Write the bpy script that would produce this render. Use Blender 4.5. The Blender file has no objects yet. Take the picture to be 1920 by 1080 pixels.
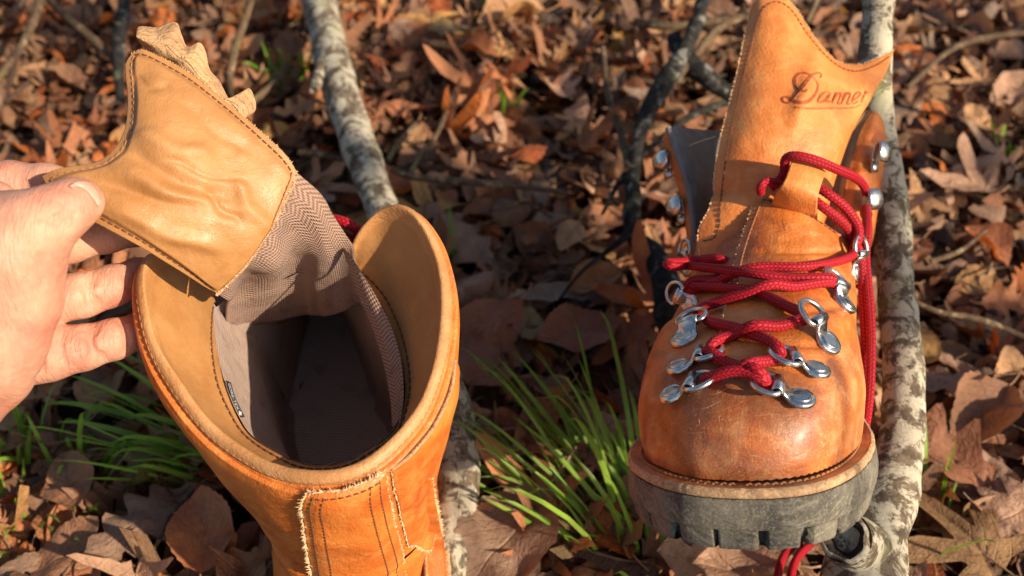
import bpy, math, random
import numpy as np
from mathutils import Vector, Matrix
from mathutils.bvhtree import BVHTree

# ------------------------------------------------------------------ camera, world, sun, exposure
scene = bpy.context.scene
COL = scene.collection
R_ = np.array([1.0, 0, 0])
PITCH = math.radians(45)
FW = np.array([0, math.cos(PITCH), -math.sin(PITCH)])
UP = np.array([0, math.sin(PITCH), math.cos(PITCH)])
CAMZ = 0.56
CAM = np.array([0, 0, CAMZ])
FPX = 1867.0
cd = bpy.data.cameras.new('camera')
cam = bpy.data.objects.new('camera', cd)
COL.objects.link(cam)
cam.location = CAM
cam.rotation_euler = (math.pi / 2 - PITCH, 0, 0)
cd.sensor_width = 36
cd.lens = 36 * FPX / 1920
cd.clip_start = 0.02
cd.clip_end = 500
cd.dof.use_dof = True
cd.dof.focus_distance = 0.45
cd.dof.aperture_fstop = 8.5
scene.camera = cam

SUN_AZ = math.radians(57)      # to the right of straight behind the camera
SUN_EL = math.radians(31)
SUN_DIR = Vector((math.cos(SUN_EL) * math.sin(SUN_AZ), -math.cos(SUN_EL) * math.cos(SUN_AZ), math.sin(SUN_EL)))
world = bpy.data.worlds.new('World')
scene.world = world
world.use_nodes = True
wt = world.node_tree
sky = wt.nodes.new('ShaderNodeTexSky')
sky.sky_type = 'NISHITA'
sky.sun_disc = False
sky.sun_elevation = SUN_EL
sky.sun_rotation = math.atan2(SUN_DIR.x, SUN_DIR.y)
sky.dust_density = 2.0
bg = wt.nodes['Background']
bg.inputs['Strength'].default_value = 0.085
wt.links.new(sky.outputs[0], bg.inputs['Color'])
ld = bpy.data.lights.new('sun', 'SUN')
ld.energy = 5.0
ld.angle = math.radians(0.6)
ld.color = (1.0, 0.85, 0.65)
sun = bpy.data.objects.new('sun', ld)
COL.objects.link(sun)
sun.rotation_euler = SUN_DIR.to_track_quat('Z', 'Y').to_euler()
sun.location = (1, -1, 2)
scene.view_settings.view_transform = 'Standard'
scene.view_settings.look = 'None'
scene.view_settings.exposure = 0.72
scene.view_settings.gamma = 1
scene.view_settings.use_curve_mapping = False
scene.cycles.max_bounces = 7
scene.cycles.diffuse_bounces = 5
scene.cycles.use_denoising = True

# ------------------------------------------------------------------ helpers
def P(x, y, d):
    return CAM + d * (FW + R_ * ((x - 960) / FPX) + UP * ((540 - y) / FPX))
def ray(x, y):
    v = FW + R_ * ((x - 960) / FPX) + UP * ((540 - y) / FPX)
    return v / np.linalg.norm(v)
def PY(x, y, Y):
    v = FW + R_ * ((x - 960) / FPX) + UP * ((540 - y) / FPX)
    return CAM + v * (Y / v[1])
def PZ(x, y, Z):
    v = FW + R_ * ((x - 960) / FPX) + UP * ((540 - y) / FPX)
    return CAM + v * ((Z - CAMZ) / v[2])
def PX(p):
    q = np.asarray(p) - CAM
    d = q @ FW
    return 960 + FPX * (q @ R_) / d, 540 - FPX * (q @ UP) / d, d

def _h(ix, iy, iz, seed):
    n = (ix * 374761393 + iy * 668265263 + iz * 1440662683 + seed * 974711) & 0xffffffff
    n = ((n ^ (n >> 13)) * 1274126177) & 0xffffffff
    n = (n ^ (n >> 16)) & 0xffff
    return n / 65535.0 * 2 - 1
def vnoise(p, scale=1.0, seed=0):
    q = np.asarray(p, float) * scale + 1000.5
    i = np.floor(q).astype(np.int64)
    f = q - i
    f = f * f * (3 - 2 * f)
    out = 0
    for dx in (0, 1):
        for dy in (0, 1):
            for dz in (0, 1):
                w = (f[..., 0] if dx else 1 - f[..., 0]) * (f[..., 1] if dy else 1 - f[..., 1]) * (f[..., 2] if dz else 1 - f[..., 2])
                out = out + w * _h(i[..., 0] + dx, i[..., 1] + dy, i[..., 2] + dz, seed)
    return out
def fbm(p, scale=1.0, octv=4, seed=0):
    o = 0; a = 1.0; t = 0
    for k in range(octv):
        o = o + a * vnoise(p, scale * 2 ** k, seed + k * 7); t += a; a *= 0.5
    return o / t
def sstep(a, b, x):
    t = np.clip((np.asarray(x, float) - a) / (b - a), 0, 1)
    return t * t * (3 - 2 * t)

def crom(C, n, closed=False):
    """Catmull-Rom through control rows C, resampled to n rows (axis 0)."""
    C = np.asarray(C, float); K = len(C)
    t = np.linspace(0, K if closed else K - 1, n, endpoint=not closed)
    i = np.floor(t).astype(int)
    if not closed: i = np.minimum(i, K - 2)
    f = (t - i).reshape((-1,) + (1,) * (C.ndim - 1))
    def g(k):
        if closed: return C[k % K]
        a = C[np.clip(k, 0, K - 1)].copy()
        lo = k < 0; hi = k > K - 1
        if lo.any(): a[lo] = 2 * C[0] - C[1]
        if hi.any(): a[hi] = 2 * C[-1] - C[-2]
        return a
    p0, p1, p2, p3 = g(i - 1), g(i), g(i + 1), g(i + 2)
    return 0.5 * (2 * p1 + (p2 - p0) * f + (2 * p0 - 5 * p1 + 4 * p2 - p3) * f ** 2 + (3 * p1 - p0 - 3 * p2 + p3) * f ** 3)
def crom2(C, n, m, cu=False, cv=False):
    A = crom(C, n, cu)
    return np.swapaxes(crom(np.swapaxes(A, 0, 1), m, cv), 0, 1)
def arcres(Pts, step=None, n=None, closed=False):
    """resample a polyline evenly"""
    Pts = np.asarray(Pts, float)
    D = crom(Pts, len(Pts) * 14, closed)
    if closed: D = np.vstack([D, D[:1]])
    s = np.r_[0, np.cumsum(np.linalg.norm(np.diff(D, axis=0), axis=1))]
    if n is None: n = max(3, int(s[-1] / step) + 1)
    t = np.linspace(0, s[-1], n, endpoint=not closed)
    return np.stack([np.interp(t, s, D[:, k]) for k in range(D.shape[1])], 1)
def gnormals(V, cu=False, cv=False):
    def gr(A, ax, c):
        if c: return np.roll(A, -1, ax) - np.roll(A, 1, ax)
        return np.gradient(A, axis=ax)
    n = np.cross(gr(V, 0, cu), gr(V, 1, cv))
    return n / (np.linalg.norm(n, axis=-1, keepdims=True) + 1e-12)

ORG = {}
def smooth(me):
    me.polygons.foreach_set('use_smooth', [True] * len(me.polygons))
def make_mesh(name, V, F, uv=None, mats=None, fm=None, shade=True, col=None):
    me = bpy.data.meshes.new(name)
    V = np.asarray(V, float).reshape(-1, 3)
    me.from_pydata(V.tolist(), [], [tuple(int(a) for a in f) for f in F])
    if uv is not None:
        ul = me.uv_layers.new(name='UVMap')
        li = np.empty(len(me.loops), int); me.loops.foreach_get('vertex_index', li)
        if len(uv) == len(V): ul.data.foreach_set('uv', np.asarray(uv, float)[li].ravel())
        else: ul.data.foreach_set('uv', np.asarray(uv, float).ravel())
    if col is not None:
        a = me.color_attributes.new('Col', 'FLOAT_COLOR', 'POINT')
        a.data.foreach_set('color', np.asarray(col, float).ravel())
    for m in (mats or []): me.materials.append(m)
    if fm is not None: me.polygons.foreach_set('material_index', [int(k) for k in fm])
    if shade: smooth(me)
    me.update()
    return me
def link(name, me, parent=None, kind=None, label=None):
    o = bpy.data.objects.new(name, me)
    COL.objects.link(o)
    if parent is not None:
        o.parent = parent
    if kind: o['kind'] = kind
    if label: o['label'] = label
    return o
def root_of(p):
    while p is not None and p.parent is not None: p = p.parent
    return p
def obj(name, V, F, mat, parent=None, uv=None, kind=None, label=None, shade=True, col=None, fm=None):
    """mesh given in world coordinates, stored relative to its thing's origin"""
    V = np.asarray(V, float).reshape(-1, 3)
    if parent is not None:
        V = V - np.asarray(root_of(parent).location)
    mats = mat if isinstance(mat, (list, tuple)) else [mat]
    return link(name, make_mesh(name, V, F, uv, mats, fm, shade, col), parent, kind, label)
def thing(name, label, cat, loc, group=None):
    o = bpy.data.objects.new(name, None)
    COL.objects.link(o)
    o.location = loc
    o.empty_display_size = 0.02
    o['label'] = label; o['category'] = cat
    if group: o['group'] = group
    return o
def tag(o, label, cat, group=None):
    o['label'] = label; o['category'] = cat
    if group: o['group'] = group
    return o
def gfaces(n, m, cu=False, cv=False, off=0):
    i = np.arange(n if cu else n - 1)[:, None]; j = np.arange(m if cv else m - 1)[None, :]
    a = i * m + j; b = ((i + 1) % n) * m + j
    c = ((i + 1) % n) * m + (j + 1) % m; d = i * m + (j + 1) % m
    return (np.stack([a, b, c, d], -1).reshape(-1, 4) + off)
def grid_uv(V, cv=False):
    n, m = V.shape[:2]
    du = np.linalg.norm(np.diff(V, axis=0), axis=-1).mean(1)
    dv = np.linalg.norm(np.diff(V, axis=1), axis=-1).mean(0)
    u = np.r_[0, np.cumsum(du)]; v = np.r_[0, np.cumsum(dv)]
    return np.stack(np.meshgrid(v, u), -1).reshape(-1, 2)
def grid_obj(name, V, mat, parent=None, cu=False, cv=False, uv=True, kind=None, label=None, flip=False):
    n, m = V.shape[:2]
    F = gfaces(n, m, cu, cv)
    if flip: F = F[:, ::-1]
    U = grid_uv(V)
    return obj(name, V, F, mat, parent, uv=U if uv else None, kind=kind, label=label)
def solidify(o, th, offset=-1.0, rim_mat=None):
    md = o.modifiers.new('solid', 'SOLIDIFY'); md.thickness = th; md.offset = offset
    md.use_even_offset = False
    if rim_mat is not None: md.material_offset_rim = rim_mat
    return o
def frames(pts):
    pts = np.asarray(pts, float)
    T = np.gradient(pts, axis=0); T /= np.linalg.norm(T, axis=1, keepdims=True) + 1e-12
    N = np.zeros_like(T)
    a = np.array([0, 0, 1.0]) if abs(T[0][2]) < 0.9 else np.array([1.0, 0, 0])
    n = a - T[0] * (a @ T[0]); N[0] = n / np.linalg.norm(n)
    for k in range(1, len(T)):
        n = N[k - 1] - T[k] * (N[k - 1] @ T[k]); N[k] = n / (np.linalg.norm(n) + 1e-12)
    return T, N, np.cross(T, N)
def tube_grid(pts, rad, seg=12, fn=None):
    pts = np.asarray(pts, float)
    T, N, B = frames(pts)
    rad = np.broadcast_to(np.asarray(rad, float), (len(pts),))
    th = np.linspace(0, 2 * math.pi, seg, endpoint=False)
    r = rad[:, None] * np.ones(seg)[None]
    if fn is not None: r = fn(pts, th, r)
    return pts[:, None] + (np.cos(th)[None, :, None] * N[:, None] + np.sin(th)[None, :, None] * B[:, None]) * r[..., None]
def tube_mesh(pts, rad, seg=12, fn=None):
    V = tube_grid(pts, rad, seg, fn)
    n = len(V)
    F = [tuple(f) for f in gfaces(n, seg, False, True)]
    F += [tuple(range(seg))[::-1], tuple((n - 1) * seg + k for k in range(seg))]
    s = np.r_[0, np.cumsum(np.linalg.norm(np.diff(np.asarray(pts, float), axis=0), axis=1))]
    uv = np.stack(np.meshgrid(np.linspace(0, 1, seg, endpoint=False), s), -1).reshape(-1, 2)
    return V.reshape(-1, 3), F, uv
def tube_obj(name, pts, rad, mat, parent=None, seg=12, fn=None, kind=None, label=None):
    V, F, uv = tube_mesh(pts, rad, seg, fn)
    return obj(name, V, F, mat, parent, uv=uv, kind=kind, label=label)
class MB:
    """collects pieces that make up ONE mesh"""
    def __init__(s): s.V = []; s.F = []; s.n = 0; s.uv = []; s.fm = []; s.C = []
    def add(s, V, F, uv=None, m=0, col=None):
        V = np.asarray(V, float).reshape(-1, 3)
        s.V.append(V)
        s.F += [tuple(int(a) + s.n for a in f) for f in F]
        s.uv.append(np.zeros((len(V), 2)) if uv is None else np.asarray(uv))
        s.fm += [m] * len(F)
        if col is not None: s.C.append(np.tile(np.asarray(col, float), (len(V), 1)))
        s.n += len(V)
    def tube(s, pts, rad, seg=8, m=0):
        V, F, uv = tube_mesh(pts, rad, seg); s.add(V, F, uv, m)
    def build(s, name, mat, parent=None, **kw):
        return obj(name, np.vstack(s.V), s.F, mat, parent, uv=np.vstack(s.uv), fm=s.fm, col=np.vstack(s.C) if s.C else None, **kw)
def bvh_of(V, n, m, cu=False, cv=False):
    return BVHTree.FromPolygons([Vector(p) for p in V.reshape(-1, 3)], [tuple(f) for f in gfaces(n, m, cu, cv).tolist()])
def hit(bvhs, x, y, lift=0.0, dd=None):
    """where the line of sight through a point of the photograph meets real surfaces"""
    r = ray(x, y); best = None
    for b in bvhs:
        loc, nor, idx, dist = b.ray_cast(Vector(CAM), Vector(r))
        if loc is not None and (best is None or dist < best[2]):
            best = (np.array(loc), np.array(nor), dist)
    if best is None:
        d = dd if dd else 0.52
        p = P(x, y, d); return p, -r
    n = best[1]
    if n @ r > 0: n = -n
    return best[0] + n * lift, n
# ------------------------------------------------------------------ the boot foot in its own metres: x across, y toward the toe, z up
def place_matrix(anchor, a, yaw, roll, sc=1.0, toe=(0, 0.145, 0)):
    """a = how far the toe dips toward the lens, yaw turns the heel to the right"""
    a = math.radians(a); yw = math.radians(yaw); ro = math.radians(roll)
    ph = math.atan((anchor[0] - 960) / FPX)
    B = -FW * math.cos(ph) - R_ * math.sin(ph)
    X = R_ * math.cos(ph) - FW * math.sin(ph)
    Z = UP * math.cos(a) + B * math.sin(a); Y = -UP * math.sin(a) + B * math.cos(a)
    X2 = X * math.cos(yw) + Y * math.sin(yw); Y2 = Y * math.cos(yw) - X * math.sin(yw)
    X3 = X2 * math.cos(ro) + Z * math.sin(ro); Z3 = Z * math.cos(ro) - X2 * math.sin(ro)
    M = np.eye(4); M[:3, 0] = X3 * sc; M[:3, 1] = Y2 * sc; M[:3, 2] = Z3 * sc
    M[:3, 3] = P(*anchor) - M[:3, :3] @ np.array(toe)
    return M
def xf(M, V):
    V = np.asarray(V, float)
    return V @ M[:3, :3].T + M[:3, 3]
FOOT = np.array([(0.004, .145), (.030, .136), (.047, .108), (.055, .066), (.052, .02), (.042, -.03), (.039, -.08), (.035, -.115), (.018, -.137), (0, -.141),
                 (-.018, -.137), (-.035, -.115), (-.038, -.08), (-.040, -.03), (-.048, .02), (-.054, .062), (-.049, .106), (-.026, .137)])
def outline(n):
    C = arcres(np.c_[FOOT, np.zeros(len(FOOT))], n=n, closed=True)[:, :2]
    return C
def foot_upper(M, nr=120, nc=192, crease=1.0, shift=1.0):
    O = outline(nc)
    th = np.linspace(0, 2 * math.pi, nc, endpoint=False)
    #        front  back   zf    zb    w    ell
    K = [(.1345, -.130, .034, .034, .905, 0, 0),
         (.1355, -.131, .043, .045, .93, 0, .000),
         (.1320, -.132, .058, .058, .94, 0, .001),
         (.1190, -.131, .074, .070, .90, 0, .002),
         (.0960, -.129, .087, .082, .84, 0.0, .004),
         (.0640, -.127, .096, .092, .82, .1, .007),
         (.0350, -.125, .106, .100, .85, .35, .009),
         (.0120, -.125, .121, .112, .90, .7, .011),
         (-.004, -.125, .140, .126, .93, .9, .012),
         (-.016, -.126, .160, .142, .95, 1.0, .013),
         (-.026, -.126, .178, .158, .97, 1.0, .013)]
    rows = []
    for f, b, zf, zb, w, e, dx in K:
        y0 = O[:, 1]; t = (y0 + .141) / .286
        x = O[:, 0] * w; y = b + t * (f - b)
        ye = (f + b) / 2 + (f - b) / 2 * np.cos(th); xe = .053 * w * np.sin(th) * 1.05
        te = (ye - b) / (f - b)
        xx = x * (1 - e) + xe * e + dx * shift; yy = y * (1 - e) + ye * e
        tt = (yy - b) / (f - b)
        zz = zb + (zf - zb) * sstep(0, 1, tt)
        rows.append(np.stack([xx, yy, zz - .008], -1))
    V = np.swapaxes(crom(np.array(rows), nr), 0, 0)
    # horizontal control is closed already; add folds across the vamp where the foot bends
    N = gnormals(V, False, True)
    N = N * np.sign((N * (V - V.mean((0, 1)))).sum(-1).mean())
    f = fbm(V * [1, 1, 1], 22, 3, 3) * .0016 + fbm(V, 60, 2, 9) * .0005
    y, z, x = V[..., 1], V[..., 2], V[..., 0]
    fold = np.exp(-((y - .045) / .03) ** 2) * sstep(.055, .085, z)
    f = f + crease * fold * (-np.abs(vnoise(np.stack([x * 14, y * 75, z * 30], -1), 1.0, 5)) * .0032 + .001)
    side = np.exp(-((y - .0) / .05) ** 2) * sstep(.05, .09, z)
    f = f + crease * side * (-np.abs(vnoise(np.stack([x * 30, y * 50 + z * 60, z * 18], -1), 1.0, 8)) * .0022)
    V = V + N * f[..., None]
    return xf(M, V)
# ------------------------------------------------------------------ materials
class NT:
    def __init__(s, name):
        s.m = bpy.data.materials.new(name); s.m.use_nodes = True
        s.t = s.m.node_tree; s.b = s.t.nodes['Principled BSDF']
        s.tc = s.t.nodes.new('ShaderNodeTexCoord')
    def new(s, typ, **kw):
        n = s.t.nodes.new(typ)
        for k, v in kw.items(): setattr(n, k, v)
        return n
    def put(s, sock, v):
        if hasattr(v, 'links') or isinstance(v, bpy.types.NodeSocket): s.t.links.new(v, sock)
        elif isinstance(v, (tuple, list)) and len(v) == 3 and sock.type == 'RGBA': sock.default_value = (*v, 1)
        else: sock.default_value = v
    def obj(s): return s.tc.outputs['Object']
    def uv(s): return s.tc.outputs['UV']
    def mapv(s, vec, scale=(1, 1, 1), rot=(0, 0, 0)):
        n = s.new('ShaderNodeMapping'); s.put(n.inputs[0], vec)
        n.inputs['Scale'].default_value = scale; n.inputs['Rotation'].default_value = rot
        return n.outputs[0]
    def noise(s, vec, scale, detail=4, rough=.55, dist=0.0):
        n = s.new('ShaderNodeTexNoise'); s.put(n.inputs['Vector'], vec)
        n.inputs['Scale'].default_value = scale; n.inputs['Detail'].default_value = detail
        n.inputs['Roughness'].default_value = rough; n.inputs['Distortion'].default_value = dist
        return n.outputs['Fac']
    def vor(s, vec, scale, feat='F1', rnd=1.0):
        n = s.new('ShaderNodeTexVoronoi', feature=feat); s.put(n.inputs['Vector'], vec)
        n.inputs['Scale'].default_value = scale; n.inputs['Randomness'].default_value = rnd
        return n.outputs['Distance']
    def ramp(s, f, pts):
        n = s.new('ShaderNodeValToRGB'); s.put(n.inputs[0], f); e = n.color_ramp.elements
        while len(e) < len(pts): e.new(.5)
        for k, (p, c) in enumerate(pts):
            e[k].position = p; e[k].color = (*c, 1) if isinstance(c, (tuple, list)) else (c, c, c, 1)
        return n.outputs[0]
    def math(s, op, a, b=0.0, c=0.0):
        n = s.new('ShaderNodeMath', operation=op); s.put(n.inputs[0], a); s.put(n.inputs[1], b); s.put(n.inputs[2], c)
        return n.outputs[0]
    def mix(s, f, a, b, mode='MIX'):
        n = s.new('ShaderNodeMix', data_type='RGBA', blend_type=mode)
        s.put(n.inputs[0], f); s.put(n.inputs[6], a); s.put(n.inputs[7], b)
        return n.outputs[2]
    def sep(s, v):
        n = s.new('ShaderNodeSeparateXYZ'); s.put(n.inputs[0], v); return n.outputs
    def bump(s, h, dist, strength=1.0, prev=None):
        n = s.new('ShaderNodeBump'); s.put(n.inputs['Height'], h)
        n.inputs['Distance'].default_value = dist; n.inputs['Strength'].default_value = strength
        if prev is not None: s.put(n.inputs['Normal'], prev)
        return n.outputs[0]
    def fin(s, color=None, rough=None, normal=None, **kw):
        if color is not None: s.put(s.b.inputs['Base Color'], color)
        if rough is not None: s.put(s.b.inputs['Roughness'], rough)
        if normal is not None: s.put(s.b.inputs['Normal'], normal)
        for k, v in kw.items(): s.put(s.b.inputs[k.replace('_', ' ')], v)
        return s.m

def leather(name, base, dark, light, rough=.42, wr=1.0, grain=1.0, scuff=None, coat=.15, spots=.5):
    m = NT(name); o = m.obj()
    big = m.noise(o, 28, 4, .6, .4)
    c = m.mix(m.ramp(big, [(.40, 0), (.66, 1)]), base, dark)
    sm = m.noise(o, 75, 5, .6, .3)
    c = m.mix(m.ramp(sm, [(.46, 0), (.70, .75)]), c, light)
    fine = m.noise(o, 520, 3, .7)
    c = m.mix(m.ramp(fine, [(.35, .28), (.65, 0)]), c, dark)
    c = m.mix(m.math('MULTIPLY', m.ramp(m.noise(o, 1500, 2, .7), [(.5, 0), (.72, 1)]), spots * .5), c, light)
    # small scratches running across the hide
    sc = m.noise(m.mapv(o, (60, 900, 400), (.5, .3, .8)), 1.0, 3, .6, .6)
    scm = m.math('MULTIPLY', m.ramp(sc, [(.62, 0), (.68, 1)]), m.ramp(m.noise(o, 45, 2), [(.45, 0), (.58, .3 + .35 * (scuff is not None))]))
    c = m.mix(scm, c, light)
    if scuff:
        sf = m.ramp(m.noise(o, 26, 6, .72, .8), [(.46, 0), (.60, 1)])
        c = m.mix(m.math('MULTIPLY', sf, .5), c, scuff)
        sd = m.ramp(m.noise(m.mapv(o, (1, 1, 1), (1, 2, 3)), 900, 4, .8), [(.55, 0), (.7, 1)])
        c = m.mix(m.math('MULTIPLY', m.math('MULTIPLY', sd, m.ramp(m.noise(o, 33, 3, .6, .3), [(.46, 0), (.56, 1)])), .7), c, light)
    pores = m.vor(o, 1300, 'F1')
    wrk = m.vor(m.mapv(o, (1, 1, 1)), 420, 'DISTANCE_TO_EDGE')
    w2 = m.noise(m.mapv(o, (90, 320, 260), (.3, .9, .2)), 1.0, 4, .65, 1.0)
    w3 = m.noise(m.mapv(o, (240, 80, 150), (.9, .2, 1.2)), 1.0, 4, .65, 1.0)
    n = m.bump(pores, .00025 * grain, .6)
    n = m.bump(m.ramp(wrk, [(0, 0), (.12, 1)]), .00012 * grain, .4, n)
    n = m.bump(m.math('ADD', w2, w3), .0011 * wr, .75, n)
    n = m.bump(m.noise(o, 110, 4, .6), .0022 * wr, .5, n)
    rg = m.ramp(m.noise(o, 90, 5, .65), [(.3, rough - .12), (.7, rough + .16)])
    return m.fin(c, rg, n, Coat_Weight=coat, Coat_Roughness=.28, Specular_IOR_Level=.45)

M_ORANGE = leather('boot_leather', (.60, .165, .024), (.40, .080, .012), (.70, .26, .060), .44, .6, .9, coat=.12)
M_TOE = leather('toe_leather', (.55, .155, .028), (.33, .075, .017), (.66, .36, .16), .42, .3, .45, scuff=(.13, .046, .022), coat=.2, spots=.9)
M_TONGUE = leather('tongue_leather', (.66, .215, .044), (.52, .135, .024), (.74, .31, .090), .50, .45, 1.0, coat=.06)
M_TAN = leather('inner_leather', (.38, .180, .060), (.32, .140, .042), (.43, .215, .078), .50, .22, .6, coat=.0, spots=.25)
M_TANROLL = leather('collar_roll_leather', (.44, .21, .075), (.36, .155, .05), (.54, .285, .12), .52, .45, .8, coat=.05)
M_GREY = leather('worn_collar_leather', (.20, .17, .15), (.13, .11, .10), (.30, .25, .20), .55, .6, .8, coat=0)

m = NT('raw_leather_edge'); o = m.obj()
c = m.mix(m.ramp(m.noise(o, 700, 4, .8), [(.35, 0), (.62, 1)]), (.32, .155, .065), (.64, .42, .23))
c = m.mix(m.ramp(m.noise(o, 150, 3), [(.55, 0), (.7, .6)]), c, (.16, .075, .04))
M_RAW = m.fin(c, .95, m.bump(m.noise(o, 900, 4, .8), .0008))

m = NT('rubber_sole'); o = m.obj()
c = m.mix(m.ramp(m.noise(o, 40, 6, .7, .4), [(.36, 0), (.66, 1)]), (.040, .037, .032), (.19, .165, .12))
st = m.noise(m.mapv(o, (60, 60, 700)), 1, 4, .7)
c = m.mix(m.math('MULTIPLY', m.ramp(st, [(.5, 0), (.68, 1)]), .5), c, (.30, .265, .19))
c = m.mix(m.ramp(m.noise(o, 900, 3, .8), [(.52, 0), (.68, .6)]), c, (.36, .29, .18))
c = m.mix(m.ramp(m.noise(m.mapv(o, (1, 1, 1), (2, 0, 1)), 21, 3, .6), [(.58, 0), (.66, .4)]), c, (.30, .20, .10))
n = m.bump(m.noise(o, 600, 5, .75), .0009, .8)
M_RUBBER = m.fin(c, .78, m.bump(st, .0006, .6, n))

m = NT('moss'); M_MOSS = m.fin((.03, .09, .012), .95, m.bump(m.noise(m.obj(), 900), .002))

m = NT('red_lace'); u = m.sep(m.uv())
# braid: two sets of plaits crossing around the cord
a = m.math('MULTIPLY', u[1], 1 / .0021); b = m.math('MULTIPLY', m.math('ABSOLUTE', m.math('SUBTRACT', m.math('FRACT', m.math('MULTIPLY', u[0], 5.0)), .5)), 1.9)
p1 = m.math('ABSOLUTE', m.math('SUBTRACT', m.math('FRACT', m.math('ADD', a, b)), .5))
p2 = m.math('ABSOLUTE', m.math('SUBTRACT', m.math('FRACT', m.math('MULTIPLY', u[0], 10.0)), .5))
h = m.math('MULTIPLY', m.ramp(p1, [(.02, 0), (.20, 1)]), m.ramp(p2, [(.03, .25), (.16, 1)]))
c = m.mix(h, (.20, .002, .008), (.48, .006, .018))
fb = m.noise(m.mapv(m.obj(), (1, 1, 1)), 3500, 2, .7)
c = m.mix(m.ramp(fb, [(.5, 0), (.8, .3)]), c, (.75, .05, .07))
M_LACE = m.fin(c, .55, m.bump(fb, .0003, .5, m.bump(h, .0006, .8)), Specular_IOR_Level=.3)

m = NT('dark_thread'); M_THREAD = m.fin((.10, .035, .012), .8)
m = NT('tan_thread'); M_THREAD2 = m.fin((.33, .14, .05), .8)
m = NT('raw_fibre'); M_FIBRE = m.fin((.70, .46, .25), .9)

m = NT('steel'); o = m.obj()
c = m.mix(m.ramp(m.noise(o, 600, 4, .7), [(.55, 0), (.8, 1)]), (.56, .55, .52), (.30, .26, .20))
M_STEEL = m.fin(c, m.ramp(m.noise(o, 400, 3), [(.3, .20), (.7, .42)]), m.bump(m.noise(o, 300, 2), .00006), Metallic=1.0)

def fabric(name, lightc, darkc, k=1.0, sz=1.0):
    m = NT(name); u = m.sep(m.uv())
    zig = m.math('MULTIPLY', m.math('ABSOLUTE', m.math('SUBTRACT', m.math('FRACT', m.math('MULTIPLY', u[0], 1 / (.0105 * sz))), .5)), 3.0)
    ph = m.math('FRACT', m.math('ADD', m.math('MULTIPLY', u[1], 1 / .0021), zig))
    h = m.math('MULTIPLY', m.math('ABSOLUTE', m.math('SUBTRACT', ph, .5)), 2)
    kn = m.math('MULTIPLY', m.math('SINE', m.math('MULTIPLY', u[0], 2 * math.pi / .0013)), .2)
    hh = m.math('ADD', h, kn)
    c = m.mix(m.ramp(hh, [(.15, 0), (.8, 1)]), darkc, lightc)
    st = m.noise(m.obj(), 60, 4, .7)
    c = m.mix(m.ramp(st, [(.55, 0), (.75, .55)]), c, tuple(.45 * v for v in darkc))
    n = m.bump(hh, .0006 * k, .9)
    n = m.bump(m.noise(m.obj(), 90, 3), .003, .5, n)
    return m.fin(c, .92, n, Sheen_Weight=.04, Specular_IOR_Level=.1)
M_LINING = fabric('lining_fabric', (.52, .385, .32), (.24, .16, .125), 1.0, 1.7)
M_GUSSET = fabric('gusset_fabric', (.36, .235, .175), (.19, .110, .080))

M_BED = fabric('footbed_fabric', (.66, .54, .47), (.42, .32, .27), 1.0, 1.7)
m = NT('woven_tag'); M_TAG = m.fin((.012, .012, .013), .6)
m = NT('tag_print'); M_TAGW = m.fin((.45, .45, .45), .6)

m = NT('skin'); o = m.obj()
c = m.mix(m.ramp(m.noise(o, 45, 4, .6), [(.38, 0), (.68, 1)]), (.53, .275, .178), (.46, .175, .115))
c = m.mix(m.ramp(m.noise(o, 260, 3, .6), [(.5, 0), (.7, .35)]), c, (.60, .33, .23))
l1 = m.vor(m.mapv(o, (1, 1, 1)), 900, 'DISTANCE_TO_EDGE')
l2 = m.noise(m.mapv(o, (700, 130, 130), (0, .2, .5)), 1, 3, .6, .8)
n = m.bump(m.ramp(l1, [(0, 0), (.1, 1)]), .00010, .5)
n = m.bump(l2, .0011, .7, n)
n = m.bump(m.noise(o, 120, 3), .0012, .4, n)
M_SKIN = m.fin(c, .50, n, Subsurface_Weight=.22, Subsurface_Radius=(.010, .0035, .0018), Subsurface_Scale=1.0, Specular_IOR_Level=.4)
m = NT('nail'); M_NAIL = m.fin(m.mix(m.ramp(m.noise(m.obj(), 300, 2), [(.4, 0), (.6, 1)]), (.58, .25, .175), (.62, .29, .21)), .42, None, Subsurface_Weight=.2, Subsurface_Radius=(.006, .002, .001), Coat_Weight=.0)

def bark(name, pale, mid, dark, thr=.50, moss=0.0):
    m = NT(name); u = m.uv(); o = m.obj()
    ou = m.mapv(o, (1, 1, 1))
    n1 = m.noise(o, 78, 6, .72, .5)
    c = m.mix(m.ramp(m.noise(o, 160, 4, .7), [(.35, 0), (.65, 1)]), dark, mid)
    c = m.mix(m.ramp(n1, [(thr - .02, 0), (thr + .045, 1)]), c, pale)
    c = m.mix(m.ramp(m.noise(m.mapv(u, (5, 95, 1)), 1, 5, .65, .7), [(.54, 0), (.62, .9)]), c, dark)
    c = m.mix(m.ramp(m.noise(o, 380, 4, .8), [(.58, 0), (.70, .75)]), c, dark)
    c = m.mix(m.ramp(m.noise(m.mapv(o, (1, 1, 1), (3, 1, 0)), 24, 3, .6), [(.60, 0), (.70, .55)]), c, (.22, .24, .09))
    n = m.bump(m.noise(o, 420, 5, .75), .0012, .9)
    n = m.bump(m.noise(m.mapv(u, (5, 95, 1)), 1, 5, .65, .7), -.0015, .8, n)
    return m.fin(c, .88, m.bump(n1, .0008, .8, n), Specular_IOR_Level=.12)
M_BARK = bark('lichen_bark', (.45, .40, .30), (.20, .150, .10), (.075, .057, .040), .475)
M_BARK2 = bark('wet_bark', (.22, .21, .18), (.040, .037, .033), (.012, .011, .010), .58)
M_TWIG = bark('twig_bark', (.30, .22, .13), (.16, .105, .06), (.07, .045, .03), .58)
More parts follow.
